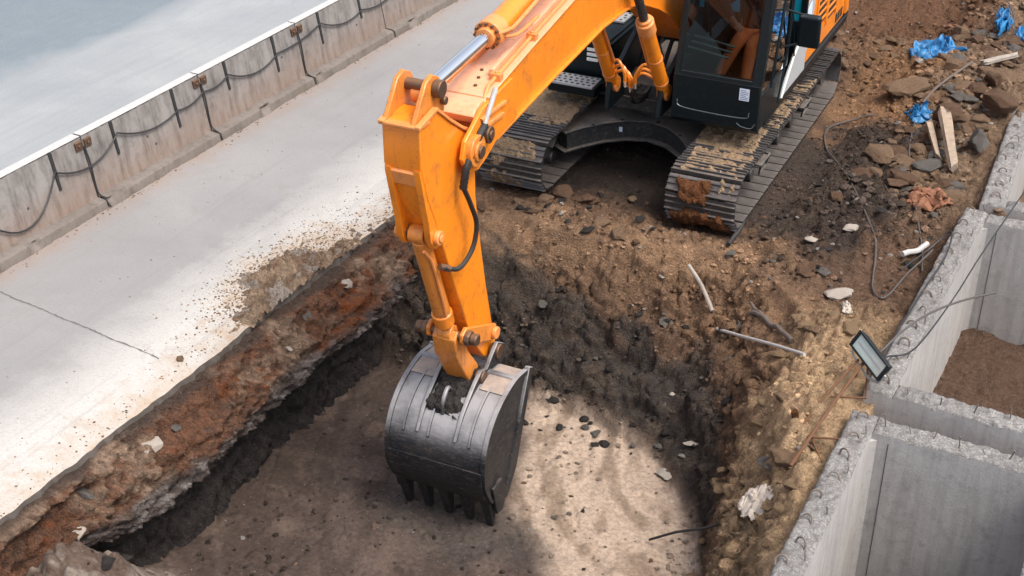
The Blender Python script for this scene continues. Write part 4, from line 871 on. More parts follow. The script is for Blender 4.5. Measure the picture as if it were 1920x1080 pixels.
m = MB(); m.tube([S(x1+.03, .75, 1.0), S(x1+.04, .55, 1.65), S(x1+.03, .45, 2.3)], .012, 8); m.tube([S(x1+.03, .2, 1.35), S(x1+.04, .5, 1.95)], .010, 6); m.build('grab_rail', 'black_paint', CAB)
# seat and consoles
m = MB(); m.prism([(.55, 1.30), (.55, 1.42), (.0, 1.42), (-.02, 1.30)], .70, 1.20); m.prism([(.05, 1.40), (-.05, 2.15), (-.20, 2.15), (-.12, 1.40)], .72, 1.18); m.prism([(.4, 1.0), (.4, 1.3), (.1, 1.3), (.1, 1.0)], .8, 1.1); m.build('seat', 'seat_fabric', CAB, bevel=.04, seg=3)
for a_, b_ in ((.54, .68), (1.22, 1.36)):
    m = MB(); m.prism([(.75, 1.48), (.70, 1.60), (.05, 1.62), (.05, 1.40), (.6, 1.36)], a_, b_); m.rod(S((a_+b_)/2, .66, 1.6), S((a_+b_)/2, .70, 1.72), .014, 8); m.rod(S((a_+b_)/2, .70, 1.72), S((a_+b_)/2, .71, 1.80), .028, 10); m.build('console', 'black_paint', CAB, bevel=.02)
for k in range(3):
    m = MB(); m.tube(spline([S(.50, 1.10-k*.10, 1.62+k*.03), S(.70, 1.06-k*.1, 1.58+k*.03), S(.92, .95-k*.1, 1.50+k*.03)], 6), .014, 6); m.build('green_arc', 'pale_green', CAB)  # pale green arcs inside the cab
m = MB(); m.prism([(-.315, 1.58), (-.345, 2.5), (-.355, 2.5), (-.325, 1.58)], x0+.07, x1-.07); m.build('rear_window', 'teal_pane', CAB)
for s_ in (.84, 1.0):
    m = MB(); m.prism([(1.22, 1.05), (1.20, 1.09), (1.02, 1.16), (1.02, 1.12)], s_-.04, s_+.04); m.rod(S(s_, 1.1, 1.1), S(s_, 1.14, 1.42), .012, 8); m.build('pedal', 'dark_rubber', CAB, bevel=.005)
# mirror on its bracket
m = MB(); m.prism([(.62, 1.62), (.64, 1.98), (.56, 2.0), (.52, 1.64)], 1.56, 1.80); mr = m.build('mirror', 'black_paint', P, bevel=.03, seg=3)
m = MB(); m.tube([S(x1, .62, 2.02), S(1.62, .60, 1.98), S(1.68, .60, 1.9)], .014, 8); m.tube([S(x1, .62, 1.6), S(1.6, .58, 1.66)], .012, 8); m.build('mirror_bracket', 'black_paint', mr)
# ---- boom ----
bl = [(-.05, 1.50), (.12, 1.38), (.35, 1.42), (.65, 1.66), (1.0, 1.92), (1.36, 2.10), (1.85, 2.30), (2.31, 2.385), (2.93, 2.40), (4.19, 2.30), (5.28, 2.19), (5.66, 2.13), (5.80, 2.16), (5.86, 2.30), (5.74, 2.50), (5.58, 2.575), (5.42, 2.59), (4.54, 2.74), (3.64, 2.88), (3.0, 3.02), (2.5, 3.12), (2.0, 3.08), (1.4, 2.85), (.8, 2.40), (.3, 1.85), (0, 1.66)]
hw = .215
m = MB(); nose = [p for p in bl]
# main box stops at u = 5.34; the nose carries two fork plates
main = [(u, w_) for u, w_ in bl if u < 5.45]; i0 = next(i for i, p in enumerate(main) if p == (5.28, 2.19))
m.prism(main, -hw+.012, hw-.012); BOOM = m.build('boom', 'orange_paint', P, bevel=.008)
for s_ in (-1, 1):
    m = MB(); a_, b_ = sorted((s_*(hw-.012), s_*(hw+.003)))
    m.prism([(u, w_) for u, w_ in bl if u < 4.3]+[], a_, b_) if False else None
    m.prism([(4.9, 2.25), (5.28, 2.195), (5.50, 2.10), (5.66, 2.06), (5.84, 2.10), (5.93, 2.26), (5.88, 2.40), (5.74, 2.47), (5.58, 2.56), (5.42, 2.585), (5.0, 2.63)], s_*(hw-.010), s_*(hw+.028)); m.build('fork_plate', 'orange_paint', BOOM, bevel=.008)
    m = MB(); m.rod(S(s_*(hw+.02), 5.74, 2.27), S(s_*(hw+.075), 5.74, 2.27), .135, 28); m.rod(S(s_*(hw+.07), 5.74, 2.27), S(s_*(hw+.095), 5.74, 2.27), .085, 24); m.build('pin_boss', 'orange_worn', BOOM, bevel=.008)
    m = MB(); m.rod(S(s_*(hw+.09), 5.74, 2.27), S(s_*(hw+.115), 5.74, 2.27), .052, 20); m.build('pin', 'pin_steel', BOOM, bevel=.006); m = MB(); m.rod(S(s_*(hw+.03), 5.53, 2.33), S(s_*(hw+.085), 5.53, 2.33), .072, 18); m.rod(S(s_*(hw+.08), 5.53, 2.33), S(s_*(hw+.10), 5.53, 2.33), .04, 14); m.build('side_pin', 'pin_steel', BOOM, bevel=.006)
    # raised weld plate on the boss and ribs
    m = MB(); m.prism([(5.60, 2.47), (5.62, 2.50), (5.16, 2.49), (5.14, 2.46)], s_*(hw+.024), s_*(hw+.05)); m.prism([(5.52, 2.38), (5.54, 2.42), (5.2, 2.40), (5.2, 2.37)], s_*(hw+.024), s_*(hw+.05)); m.build('rib', 'orange_dusty', BOOM, bevel=.004)
# cross plate closing the nose between the fork plates (domed)
m = MB(); dome = [(5.36, 2.50), (5.36, 2.585), (5.50, 2.60), (5.60, 2.575), (5.66, 2.52), (5.60, 2.44), (5.4, 2.42)]; m.prism(dome, -hw+.014, hw-.014); m.build('nose_plate', 'orange_glare', BOOM, bevel=.006)
# lips on the lower and upper edges
und = [(.35, 1.42), (.65, 1.66), (1.0, 1.92), (1.36, 2.10), (1.85, 2.30), (2.31, 2.385), (2.93, 2.40), (4.19, 2.30), (5.28, 2.19)]
lip = und+[(u, w_-.022) for u, w_ in und[::-1]]
m = MB(); vs = []; fs = []
for k, (u, w_) in enumerate(und): vs += [S(-hw-.02, u, w_+.002), S(hw+.022, u, w_+.002), S(hw+.022, u, w_-.022), S(-hw-.02, u, w_-.022)]
for k in range(len(und)-1):
    for j in range(4): fs.append((k*4+j, k*4+(j+1) % 4, k*4+4+(j+1) % 4, k*4+4+j))
fs += [(0, 1, 2, 3), tuple(range(len(vs)-4, len(vs)))]; m.add(vs, fs); m.build('bottom_flange', 'orange_paint', BOOM, bevel=.004)
tp = [(5.42, 2.59), (4.54, 2.74), (3.64, 2.88), (3.0, 3.02), (2.5, 3.12), (2.0, 3.08), (1.4, 2.85)]
m = MB(); vs = []; fs = []
for k, (u, w_) in enumerate(tp): vs += [S(-hw-.012, u, w_-.002), S(hw+.012, u, w_-.002), S(hw+.012, u, w_+.014), S(-hw-.012, u, w_+.014)]
for k in range(len(tp)-1):
    for j in range(4): fs.append((k*4+j, k*4+(j+1) % 4, k*4+4+(j+1) % 4, k*4+4+j))
fs += [(0, 1, 2, 3), tuple(range(len(vs)-4, len(vs)))]; m.add(vs, fs); m.build('top_plate', 'orange_glare', BOOM, bevel=.004)
def along(off_s, dz, u0, u1, step=.15):
    us = [p[0] for p in tp][::-1]; ws = [p[1] for p in tp][::-1]; n_ = max(2, int(abs(u1-u0)/step)); return [S(off_s, u0+(u1-u0)*i/n_, float(np.interp(u0+(u1-u0)*i/n_, us, ws))+dz) for i in range(n_+1)]
m = MB(); m.tube(along(.165, .045, 1.6, 5.30)+[S(.18, 5.40, 2.60), S(.225, 5.50, 2.52), S(.27, 5.58, 2.42)], .017, 8); m.build('steel_pipe', 'orange_dusty', BOOM)
# raised box cover over the right pipe
m = MB(); vs = []; fs = []; cov = along(0, 0, 1.6, 5.12)
for k, q in enumerate(cov):
    for dx, dz in ((.10, .014), (.10, .075), (.145, .085), (.145, .014)): vs.append(q+Vector((dx-.02, 0, dz)))
for k in range(len(cov)-1):
    for j in range(4): fs.append((k*4+j, k*4+(j+1) % 4, k*4+4+(j+1) % 4, k*4+4+j))
fs += [(0, 1, 2, 3), tuple(range(len(vs)-4, len(vs)))]; m.add(vs, fs); m.build('pipe_cover', 'orange_glare', BOOM, bevel=.006)
m = MB(); m.tube(along(-.145, .04, 1.6, 4.95)+[S(-.145, 5.10, 2.72), S(-.13, 5.35, 2.71), S(-.10, 5.5, 2.72), S(-.08, 5.62, 2.83), S(-.05, 5.86, 2.86)], .016, 8); m.build('steel_pipe', 'orange_paint', BOOM)
m = MB(); m.tube(along(-.185, .04, 1.6, 4.6)+[S(-.185, 4.75, 2.74), S(-.16, 4.85, 2.75)], .014, 8); m.build('steel_pipe', 'orange_dusty', BOOM)
for s_, u in ((.165, 4.45), (.165, 3.3), (-.16, 4.3), (-.16, 3.4), (.165, 5.15)):
    q = along(s_, 0, u, u+.01, .01)[0]; m = MB(); m.box(q.x-.05, q.x+.05, q.y-.03, q.y+.03, q.z+.0, q.z+.075); m.rod(q+Vector((.0, 0, .07)), q+Vector((0, 0, .09)), .016, 6); m.build('pipe_clamp', 'orange_dusty', BOOM, bevel=.006)
for k in range(3):
    m = MB(); q = along(-.02, .0, 5.05+.12*k, 5.06+.12*k, .01)[0]; m.rod(q+Vector((.03*k, 0, .012)), q+Vector((.03*k, 0, .026)), .016, 10); m.build('grease_fitting', 'pin_steel', BOOM)
# ---- stick cylinder on top of the boom ----
A_ = S(0, 6.10, 2.86); B_ = S(0, 4.92, 2.955); Cc_ = S(0, 2.9, 3.28)
m = MB(); m.rod(B_+(A_-B_)*-.02, Cc_, .105, 28); CY = m.build('stick_cylinder', 'orange_paint', P, bevel=.01)
m = MB(); m.rod(B_+(A_-B_)*.05, B_-(A_-B_)*.09, .128, 28); m.rod(B_+(A_-B_)*.10, B_+(A_-B_)*.05, .085, 24); m.build('cylinder_head', 'orange_dusty', CY, bevel=.008)
m = MB(); dd = (A_-B_).normalized(); kx = Vector((1, 0, 0)); kz = dd.cross(kx)
for i in range(12):
    a_ = i*pi/6; c0 = B_+(kx*cos(a_)+kz*sin(a_))*.108; m.rod(c0+dd*.055, c0+dd*.085, .014, 6)
m.build('head_bolts', 'pin_steel', CY)
m = MB(); m.rod(A_, B_+dd*.05, .056, 24); m.build('piston_rod', 'chrome', CY)
m = MB(); m.rod(A_+Vector((-.075, 0, 0)), A_+Vector((.075, 0, 0)), .085, 24); m.build('rod_eye', 'orange_dusty', CY, bevel=.01)
m = MB(); m.tube(spline([Cc_+Vector((.13, 0, .05)), B_+Vector((.15, .3, .06)), B_+Vector((.15, .05, .04)), B_+Vector((.10, -.06, .03))], 6), .018, 8); m.tube(spline([B_+Vector((.16, .6, -.02)), B_+Vector((.17, .2, -.04)), B_+Vector((.12, .02, -.02))], 6), .016, 8); m.build('cylinder_pipe', 'orange_dusty', CY)
# ---- stick ----
hs = .165
sk_ = [(6.47, 2.74), (6.47, 2.40), (6.38, 2.10), (6.18, 1.66), (5.93, 1.08), (5.67, .50), (5.58, .32), (5.36, .02), (5.22, -.02), (5.12, .08), (5.20, .30), (5.34, .80), (5.46, 1.30), (5.55, 1.75), (5.56, 2.02), (5.60, 2.20), (5.64, 2.36), (5.80, 2.46), (6.00, 2.61), (6.19, 2.78), (6.30, 2.775)]
m = MB(); m.prism(sk_, -hs, hs)
me_ = m; vs = []
for (x, y, z) in m.v:                                # narrows towards the bucket
    k = 1-.26*max(0, min(1, (1.9-z)/2.0)); vs.append((x*k, y, z))
m.v = vs; STK = m.build('stick', 'orange_paint', P, bevel=.010)
# rim flange over the top of both side plates
for s_ in (-1, 1):
    m = MB(); path = [(6.50, 2.745), (6.21, 2.80), (6.0, 2.63), (5.78, 2.475), (5.66, 2.41)]
    vs = []; fs = []
    for u, w_ in path: vs += [S(s_*(hs-.03), u, w_-.02), S(s_*(hs+.018), u, w_-.02), S(s_*(hs+.018), u, w_+.012), S(s_*(hs-.03), u, w_+.012)]
    for k in range(len(path)-1):
        for j in range(4): fs.append((k*4+j, k*4+(j+1) % 4, k*4+4+(j+1) % 4, k*4+4+j))
    fs += [(0, 1, 2, 3), tuple(range(len(vs)-4, len(vs)))]; m.add(vs, fs); m.build('rim_flange', 'orange_dusty', STK, bevel=.005)
m = MB(); m.box(-hs-.014, hs+.014, -6.50, -6.33, 2.725, 2.75); m.build('top_ledge', 'orange_dusty', STK, bevel=.006)
# ears for the stick cylinder
for s_ in (-.145, .10):
    m = MB(); m.prism([(6.48, 2.73), (6.34, 2.92), (6.26, 3.02), (6.16, 3.05), (6.06, 3.00), (5.98, 2.88), (5.98, 2.70), (6.1, 2.62), (6.3, 2.66)], s_-.02, s_+.02); m.build('cylinder_ear', 'orange_worn', STK, bevel=.008)
m = MB(); m.rod(S(-.21, 6.13, 2.93), S(.175, 6.13, 2.93), .048, 20); m.rod(S(.12, 6.13, 2.93), S(.19, 6.13, 2.93), .072, 18); m.rod(S(-.20, 6.13, 2.93), S(-.16, 6.13, 2.93), .06, 16)
m.rod(S(.13, 6.04, 2.80), S(.17, 6.04, 2.80), .035, 12); m.build('pin', 'pin_steel', STK, bevel=.008)
# front flanges running down to the bucket-cylinder bracket
for s_ in (-1, 1):
    m = MB(); x_ = s_*.128
    m.prism([(6.475, 2.38), (6.475, 2.34), (6.42, 2.10), (6.36, 1.86), (6.34, 1.70), (6.27, 1.60), (6.17, 1.60), (6.12, 1.68), (6.05, 1.5), (6.30, 2.2)], x_-.028, x_+.028); m.build('bracket_plate', 'orange_paint', STK, bevel=.008)
    m = MB(); m.rod(S(s_*.155, 6.25, 1.70), S(s_*.20, 6.25, 1.70), .062, 20); m.rod(S(s_*.20, 6.25, 1.70), S(s_*.215, 6.25, 1.70), .035, 12); m.build('pin_boss', 'orange_dusty', STK, bevel=.008)
m = MB(); m.rod(S(-.19, 6.25, 1.70), S(.19, 6.25, 1.70), .042, 18); m.build('pin', 'pin_steel', STK)
m = MB(); m.prism([(6.455, 2.36), (6.475, 2.34), (6.44, 2.22), (6.41, 2.22)], -.13, .13); m.build('cross_strip', 'orange_dusty', STK, bevel=.004)
# bucket cylinder
a0 = S(0, 6.25, 1.70); b0 = S(0, 5.82, .52); dd = (b0-a0).normalized(); L = (b0-a0).length
m = MB(); m.rod(a0+dd*.06, a0+dd*(L*.80), .078, 26); m.rod(a0+Vector((-.07, 0, 0)), a0+Vector((.07, 0, 0)), .082, 20); BC = m.build('bucket_cylinder', 'orange_worn', P, bevel=.01)
m = MB(); m.rod(a0+dd*(L*.78), a0+dd*(L*.90), .094, 26, .088); m.build('cylinder_head', 'orange_paint', BC, bevel=.012)
m = MB(); m.rod(a0+dd*(L*.88), b0, .046, 20); m.rod(b0+Vector((-.065, 0, 0)), b0+Vector((.065, 0, 0)), .078, 20); m.build('rod_eye', 'orange_worn', BC, bevel=.01)
m = MB(); m.tube(spline([a0+Vector((.075, -.06, -.12)), a0+dd*.3+Vector((.085, -.05, 0)), a0+dd*.75+Vector((.085, -.05, 0)), a0+dd*(L*.80)+Vector((.06, -.04, 0))], 6), .015, 8); m.build('cylinder_pipe', 'orange_dusty', BC)
# linkage
for s_ in (-1, 1):
    m = MB(); m.prism([(5.88, .56), (5.80, .60), (5.72, .56), (5.34, .38), (5.22, .32), (5.20, .22), (5.30, .18), (5.42, .24), (5.80, .42), (5.88, .48)], s_*.165-.02, s_*.165+.02); lk = m.build('side_link', 'orange_worn', P, bevel=.01)
    m = MB(); m.rod(S(s_*.185, 5.82, .51), S(s_*.235, 5.82, .51), .072, 8); m.rod(S(s_*.235, 5.82, .51), S(s_*.30, 5.82, .51), .055, 12); m.build('pin_nut', 'pin_steel', lk, bevel=.01)
    m = MB(); m.rod(S(s_*.185, 5.28, .26), S(s_*.225, 5.28, .26), .06, 16); m.build('pin_boss', 'orange_dusty', lk, bevel=.008)
m = MB(); m.rod(S(-.24, 5.82, .51), S(.24, 5.82, .51), .04, 16); m.build('pin', 'pin_steel', P)
m = MB(); m.prism([(5.90, .50), (5.84, .56), (5.76, .52), (5.64, .25), (5.47, .02), (5.42, -.10), (5.48, -.17), (5.60, -.14), (5.70, .02), (5.86, .30)], -.115, .115); HL = m.build('bucket_link', 'orange_worn', P, bevel=.016, seg=3)
for w_, u in ((.10, 5.70), (.22, 5.79)):
    m = MB(); m.rod(S(-.02, u, w_), S(.05, u+.015, w_+.005), .024, 12); m.build('dirt_spot', 'dark_rubber', HL) if False else None
# ---- bucket ----
sh = [(5.24, -.10), (5.46, -.07), (5.68, -.11), (5.86, -.19), (6.00, -.31), (6.09, -.46), (6.13, -.63), (6.12, -.82), (6.07, -.94), (6.02, -1.04), (5.97, -1.10)]
import_t = .028
def offs(path, d):
    out = []
    for i, p in enumerate(path):
        a_ = Vector(path[max(0, i-1)]); b_ = Vector(path[min(len(path)-1, i+1)]); t_ = (b_-a_).normalized(); out.append((p[0]-t_.y*-d*-1, p[1]+t_.x*-d*1))
    return out
fine = [tuple(v)[:2] for v in spline([(u, w_, 0) for u, w_ in sh], 4)]
inner = []
for i, p in enumerate(fine):
    a_ = Vector(fine[max(0, i-1)]); b_ = Vector(fine[min(len(fine)-1, i+1)]); t_ = (b_-a_).normalized(); inner.append((p[0]+t_.y*.03, p[1]-t_.x*.03))
HB = .475; vs = []; fs = []; n = len(fine)
for s_ in (-HB, HB): vs += [S(s_, u, w_) for u, w_ in fine]+[S(s_, u, w_) for u, w_ in inner]
for i in range(n-1):
    fs += [(i, i+1, 2*n+i+1, 2*n+i), (n+i+1, n+i, 3*n+i, 3*n+i+1), (i, n+i, n+i+1, i+1), (2*n+i, 2*n+i+1, 3*n+i+1, 3*n+i)]
fs += [(0, 2*n, 3*n, n), (n-1, 2*n-1, 4*n-1, 3*n-1)]
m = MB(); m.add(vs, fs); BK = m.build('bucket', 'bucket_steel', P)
side = fine[:-1]+[(5.95, -1.10), (5.82, -1.13), (5.66, -1.06), (5.56, -.86), (5.44, -.52), (5.32, -.22), (5.22, -.08)]
for s_ in (-1, 1):
    m = MB(); m.prism(side, s_*HB, s_*(HB+.022)); m.build('side_plate', 'bucket_steel', BK, bevel=.005)
    # raised rim along the curved edge and the mouth edge
    m = MB(); vs = []; fs = []
    for i, p in enumerate(fine): vs += [S(s_*(HB-.01), p[0]+.0, p[1]+.006), S(s_*(HB+.034), p[0], p[1]+.006), S(s_*(HB+.034), inner[i][0], inner[i][1]), S(s_*(HB-.01), inner[i][0], inner[i][1])]
    # push rim slightly outward from the shell
    for i in range(n):
        a_ = Vector(fine[max(0, i-1)]); b_ = Vector(fine[min(n-1, i+1)]); t_ = (b_-a_).normalized()
        for j in (0, 1): v = vs[i*4+j]; vs[i*4+j] = Vector((v.x, v.y+t_.y*.012, v.z+t_.x*.012))
    for i in range(n-1):
        for j in range(4): fs.append((i*4+j, i*4+(j+1) % 4, i*4+4+(j+1) % 4, i*4+4+j))
    fs += [(0, 1, 2, 3), tuple(range(len(vs)-4, len(vs)))]; m.add(vs, fs); m.build('rim', 'bucket_steel', BK)
    m = MB(); m.prism([(5.84, -1.17), (5.66, -1.04), (5.42, -.50), (5.22, -.06), (5.15, -.10), (5.30, -.50), (5.50, -1.00), (5.70, -1.22)], s_*(HB-.005), s_*(HB+.045)); m.build('mouth_edge', 'bucket_steel', BK, bevel=.006)
    m = MB(); m.prism([(6.0, -.92), (5.97, -1.06), (5.92, -1.26), (5.80, -1.28), (5.70, -1.12), (5.82, -.90)], s_*(HB+.02), s_*(HB+.05)); m.build('side_cutter', 'bucket_steel', BK, bevel=.008)
m = MB(); m.prism([(6.03, -1.01), (5.98, -1.11), (5.86, -1.15), (5.86, -1.08), (5.94, -1.0)], -HB-.01, HB+.01); m.build('cutting_lip', 'bucket_steel', BK, bevel=.006)
m = MB(); m.prism([(6.150, -.66), (6.145, -.83), (6.09, -.98), (6.02, -1.08), (5.99, -1.07), (6.06, -.97), (6.11, -.83), (6.12, -.67)], -HB+.0, HB-.0); m.build('wear_plate', 'bucket_steel', BK, bevel=.004)
m = MB(); m.prism([(5.40, -.075), (5.42, -.045), (5.47, -.045), (5.49, -.08)], -HB, HB); m.build('weld_strip', 'bucket_steel', BK, bevel=.003)
for k in range(5):
    s_ = -.43+k*.215; m = MB()
    m.hull([S(s_-.055, 6.03, -1.02), S(s_+.055, 6.03, -1.02), S(s_+.055, 5.86, -1.09), S(s_-.055, 5.86, -1.09)], [S(s_-.034, 5.89, -1.45), S(s_+.034, 5.89, -1.45), S(s_+.034, 5.84, -1.45), S(s_-.034, 5.84, -1.45)])
    m.build('tooth', 'bucket_steel', BK, bevel=.010, seg=3)
for s_ in (-.19, .19):
    m = MB(); m.prism([(5.10, -.08), (5.12, .06), (5.24, .14), (5.36, .06), (5.46, -.02), (5.58, .02), (5.70, -.04), (5.86, -.15), (5.96, -.23), (6.10, -.43), (6.04, -.40), (5.85, -.22), (5.6, -.12), (5.2, -.14)], s_-.02, s_+.02); m.build('bucket_ear', 'bucket_steel', BK, bevel=.008)
    m = MB(); m.rod(S(s_-.045, 5.24, .04), S(s_+.045, 5.24, .04), .07, 20); m.rod(S(s_-.04, 5.56, -.06), S(s_+.04, 5.56, -.06), .062, 20); m.build('ear_boss', 'pin_steel', BK, bevel=.008)
for s_, e_ in ((-.33, 6.06), (-.08, 6.08), (.33, 6.1)):
    m = MB(); pth = [(u, w_) for u, w_ in fine if 5.62 < u and w_ > -.50]; vs = []; fs = []
    for i, (u, w_) in enumerate(pth): vs += [S(s_-.009, u, w_-.01), S(s_+.009, u, w_-.01), S(s_+.009, u+.008, w_+.014), S(s_-.009, u+.008, w_+.014)]
    for i in range(len(pth)-1):
        for j in range(4): fs.append((i*4+j, i*4+(j+1) % 4, i*4+4+(j+1) % 4, i*4+4+j))
    fs += [(0, 1, 2, 3), tuple(range(len(vs)-4, len(vs)))]; m.add(vs, fs); m.build('shell_rib', 'bucket_steel', BK)
m = MB(); m.tube(spline([S(.0, 5.78, -.14), S(.0, 5.84, -.06), S(.0, 5.93, -.14), S(.0, 5.95, -.27)], 5), .022, 8); m.build('lifting_eye', 'bucket_steel', BK)
for a_, b_ in ((-HB+.01, -.235), (.235, HB-.01)):
    m = MB(); m.prism([(5.25, -.098), (5.44, -.068), (5.58, -.085), (5.68, -.108), (5.685, -.098), (5.585, -.074), (5.44, -.056), (5.25, -.086)], a_, b_); m.build('corner_plate', 'tan_steel', BK, bevel=.003)
# soil packed on the shell round the ears
def packed(s0, s1, i0, i1, mat, seed, h):
    nu, nv = 56, 40; vs = []; P_ = fine[i0:i1+1]; I, J = np.meshgrid(np.linspace(0, 1, nu+1), np.linspace(0, 1, nv+1), indexing='ij')
    e = np.minimum(np.minimum(I, 1-I)*.7, np.minimum(J, 1-J)*(s1-s0)); n_ = fbm(I*.8+seed, J*(s1-s0)+seed, 6, 5, 861+seed, .6)
    T = h*sm(e+n_*.2, .02, .11)+clods(I*.8+seed, J*(s1-s0), 18, 865+seed, .6)*.03*sm(e+n_*.2, 0, .06)-.006
    for i in range(nu+1):
        f = i/nu*(len(P_)-1); k = min(int(f), len(P_)-2); t = f-k; u = P_[k][0]*(1-t)+P_[k+1][0]*t; w_ = P_[k][1]*(1-t)+P_[k+1][1]*t; tg = (Vector(P_[k+1])-Vector(P_[k])).normalized()
        for j in range(nv+1): vs.append(tuple(S(s0+(s1-s0)*j/nv, u-tg.y*T[i, j], w_+tg.x*T[i, j])))
    m_ = MB(); m_.add(vs, [(i*(nv+1)+j, i*(nv+1)+j+1, (i+1)*(nv+1)+j+1, (i+1)*(nv+1)+j) for i in range(nu) for j in range(nv)]); m_.build('packed_soil', mat, BK)
packed(-.21, .21, 2, 15, 'rock_dark', 1, .05)
# ---- boom cylinders ----
for s_ in (-.30, .30):
    a0 = S(s_, 1.22, 1.10); b0 = S(s_, 2.42, 2.78); dd = (b0-a0).normalized()
    m = MB(); m.rod(a0, a0+dd*1.20, .078, 26); BC = m.build('boom_cylinder', 'orange_paint', P, bevel=.01)
    m = MB(); m.rod(a0+dd*1.12, a0+dd*1.30, .098, 26); m.rod(a0+dd*1.30, a0+dd*1.34, .075, 20); m.build('cylinder_head', 'orange_dusty', BC, bevel=.012)
    m = MB(); m.rod(a0+dd*.20, a0+dd*.23, .084, 26); m.rod(a0+dd*.62, a0+dd*.65, .084, 26); m.build('cylinder_band', 'orange_dusty', BC)
    m = MB(); m.rod(a0+dd*1.3, b0, .048, 20); m.build('piston_rod', 'dark_rubber' if False else 'track_steel', BC)
    m = MB(); m.rod(b0+Vector((-.05, 0, 0)), b0+Vector((.05, 0, 0)), .08, 20); m.build('rod_eye', 'orange_worn', BC, bevel=.01)
    m = MB(); m.rod(a0+Vector((-.06, 0, 0)), a0+Vector((.06, 0, 0)), .09, 20); m.build('cylinder_eye', 'orange_dusty', BC, bevel=.01)
    m = MB(); sgn = -1 if s_ > 0 else 1; side_ = Vector((sgn*.10, 0, 0)); m.tube([a0+dd*.45+side_, a0+dd*1.15+side_], .016, 8); m.build('cylinder_pipe', 'orange_dusty', BC)
    for k in range(3):
        q = a0+dd*(.42-.09*k)+Vector((sgn*.07, 0, 0)); bulge = .10+.035*k
        m = MB(); m.tube(spline([q, q+Vector((sgn*bulge*.8, -.03, .05)), q+Vector((sgn*(bulge+.06), -.05, -.06)), q+Vector((sgn*(bulge+.07), -.03, -.18))], 6), .018, 8); m.build('hose_elbow', 'orange_paint', BC)
        e_ = q+Vector((sgn*(bulge+.07), -.03, -.18)); m = MB(); m.tube([e_, e_+Vector((0, .01, -.06))], .023, 8); m.build('hose_fitting', 'chrome', BC)
        m = MB(); m.tube(spline([e_+Vector((0, .01, -.05)), e_+Vector((sgn*.02, .06, -.14)), e_+Vector((-sgn*.02, .22, -.20)), e_+Vector((-sgn*.0, .5, -.22))], 6), .020, 8); m.build('hose', 'dark_rubber', BC)
# ---- hoses at the elbow of the boom ----
def hose(name, pts, r_, mat='dark_rubber', par=STK, ribs=False):
    sp_ = spline(pts, 10); m_ = MB(); m_.tube(sp_, [r_*(1.0+(.16 if ribs and i % 2 else 0)) for i in range(len(sp_))] if ribs else r_, 10); return m_.build(name, mat, par)
hose('hydraulic_hose', [S(.262, 5.56, 2.43), S(.262, 5.70, 2.36), S(.255, 5.88, 2.20), S(.235, 5.92, 2.00)], .030, ribs=True)
hose('hydraulic_hose', [S(.235, 5.92, 2.02), S(.25, 5.82, 1.82), S(.26, 5.74, 1.60), S(.25, 5.80, 1.40), S(.22, 5.98, 1.30), S(.16, 6.14, 1.36)], .021)
hose('hydraulic_hose', [S(.23, 5.30, 2.64), S(.262, 5.45, 2.57), S(.265, 5.58, 2.44)], .020, 'grey_panel', ribs=True)
m = MB(); m.rod(S(.18, 6.08, 1.33), S(.13, 6.16, 1.38), .030, 10); m.build('hose_fitting', 'pin_steel', STK)
# ================================================================ OPERATOR
def skin(name, mat, verts, edges, radii, parent, root=0, lv=2):
    me = bpy.data.meshes.new(name); me.from_pydata([tuple(v) for v in verts], edges, []); o_ = bpy.data.objects.new(name, me); COL.objects.link(o_)
    o_.modifiers.new('skin', 'SKIN'); me.skin_vertices.data if me.skin_vertices else None
    if not me.skin_vertices:
        bm = bmesh.new(); bm.from_mesh(me); bm.verts.layers.skin.verify(); bm.to_mesh(me); bm.free()
    for i, r_ in enumerate(radii):
        rr_ = r_ if isinstance(r_, tuple) else (r_, r_); me.skin_vertices[0].data[i].radius = rr_; me.skin_vertices[0].data[i].use_root = (i == root)
    sb = o_.modifiers.new('sub', 'SUBSURF'); sb.levels = lv; sb.render_levels = lv
    dg = bpy.context.evaluated_depsgraph_get(); ev = o_.evaluated_get(dg); nm = bpy.data.meshes.new_from_object(ev)
    bpy.data.objects.remove(o_); o_ = bpy.data.objects.new(name, nm); COL.objects.link(o_); nm.name = name; nm.materials.clear(); nm.materials.append(M[mat])
    for p in nm.polygons: p.use_smooth = True
    o_.parent = parent; return o_
OPR = empty('person', (-5.42, 14.7, 0), radians(1.97), 'operator in dark sleeves and orange trousers seated in the excavator cab', 'person')
V = [S(.95, .18, 1.52), S(.95, .12, 1.75), S(.95, .12, 1.98), S(.95, .13, 2.09), S(.95, .15, 2.20), S(.95, .17, 2.32),      # 0-5 spine, neck, head
     S(.77, .14, 2.01), S(.66, .42, 1.93), S(.86, .72, 1.86), S(.93, .80, 1.845), S(.97, .84, 1.84),                       # 6-10 right arm to palm
     S(1.13, .14, 2.01), S(1.22, .25, 1.76), S(1.27, .52, 1.74), S(1.28, .60, 1.75), S(1.28, .65, 1.76),                   # 11-15 left arm
     S(.86, .22, 1.50), S(.91, .64, 1.57), S(.76, .93, 1.16), S(.74, .99, 1.09), S(.73, 1.13, 1.06),                        # 16-20 right leg
     S(1.04, .22, 1.50), S(1.08, .66, 1.55), S(1.10, .92, 1.17), S(1.10, .98, 1.09), S(1.10, 1.12, 1.06)]                   # 21-25 left leg
E_ = [(0, 1), (1, 2), (2, 3), (3, 4), (4, 5), (2, 6), (6, 7), (7, 8), (8, 9), (9, 10), (2, 11), (11, 12), (12, 13), (13, 14), (14, 15), (0, 16), (16, 17), (17, 18), (18, 19), (19, 20), (0, 21), (21, 22), (22, 23), (23, 24), (24, 25)]
Rr = [.12, .13, .12, .055, .085, .075, .055, .043, .032, .024, .032, .055, .043, .032, .024, .032, .08, .058, .042, .04, .035, .08, .058, .042, .04, .035]
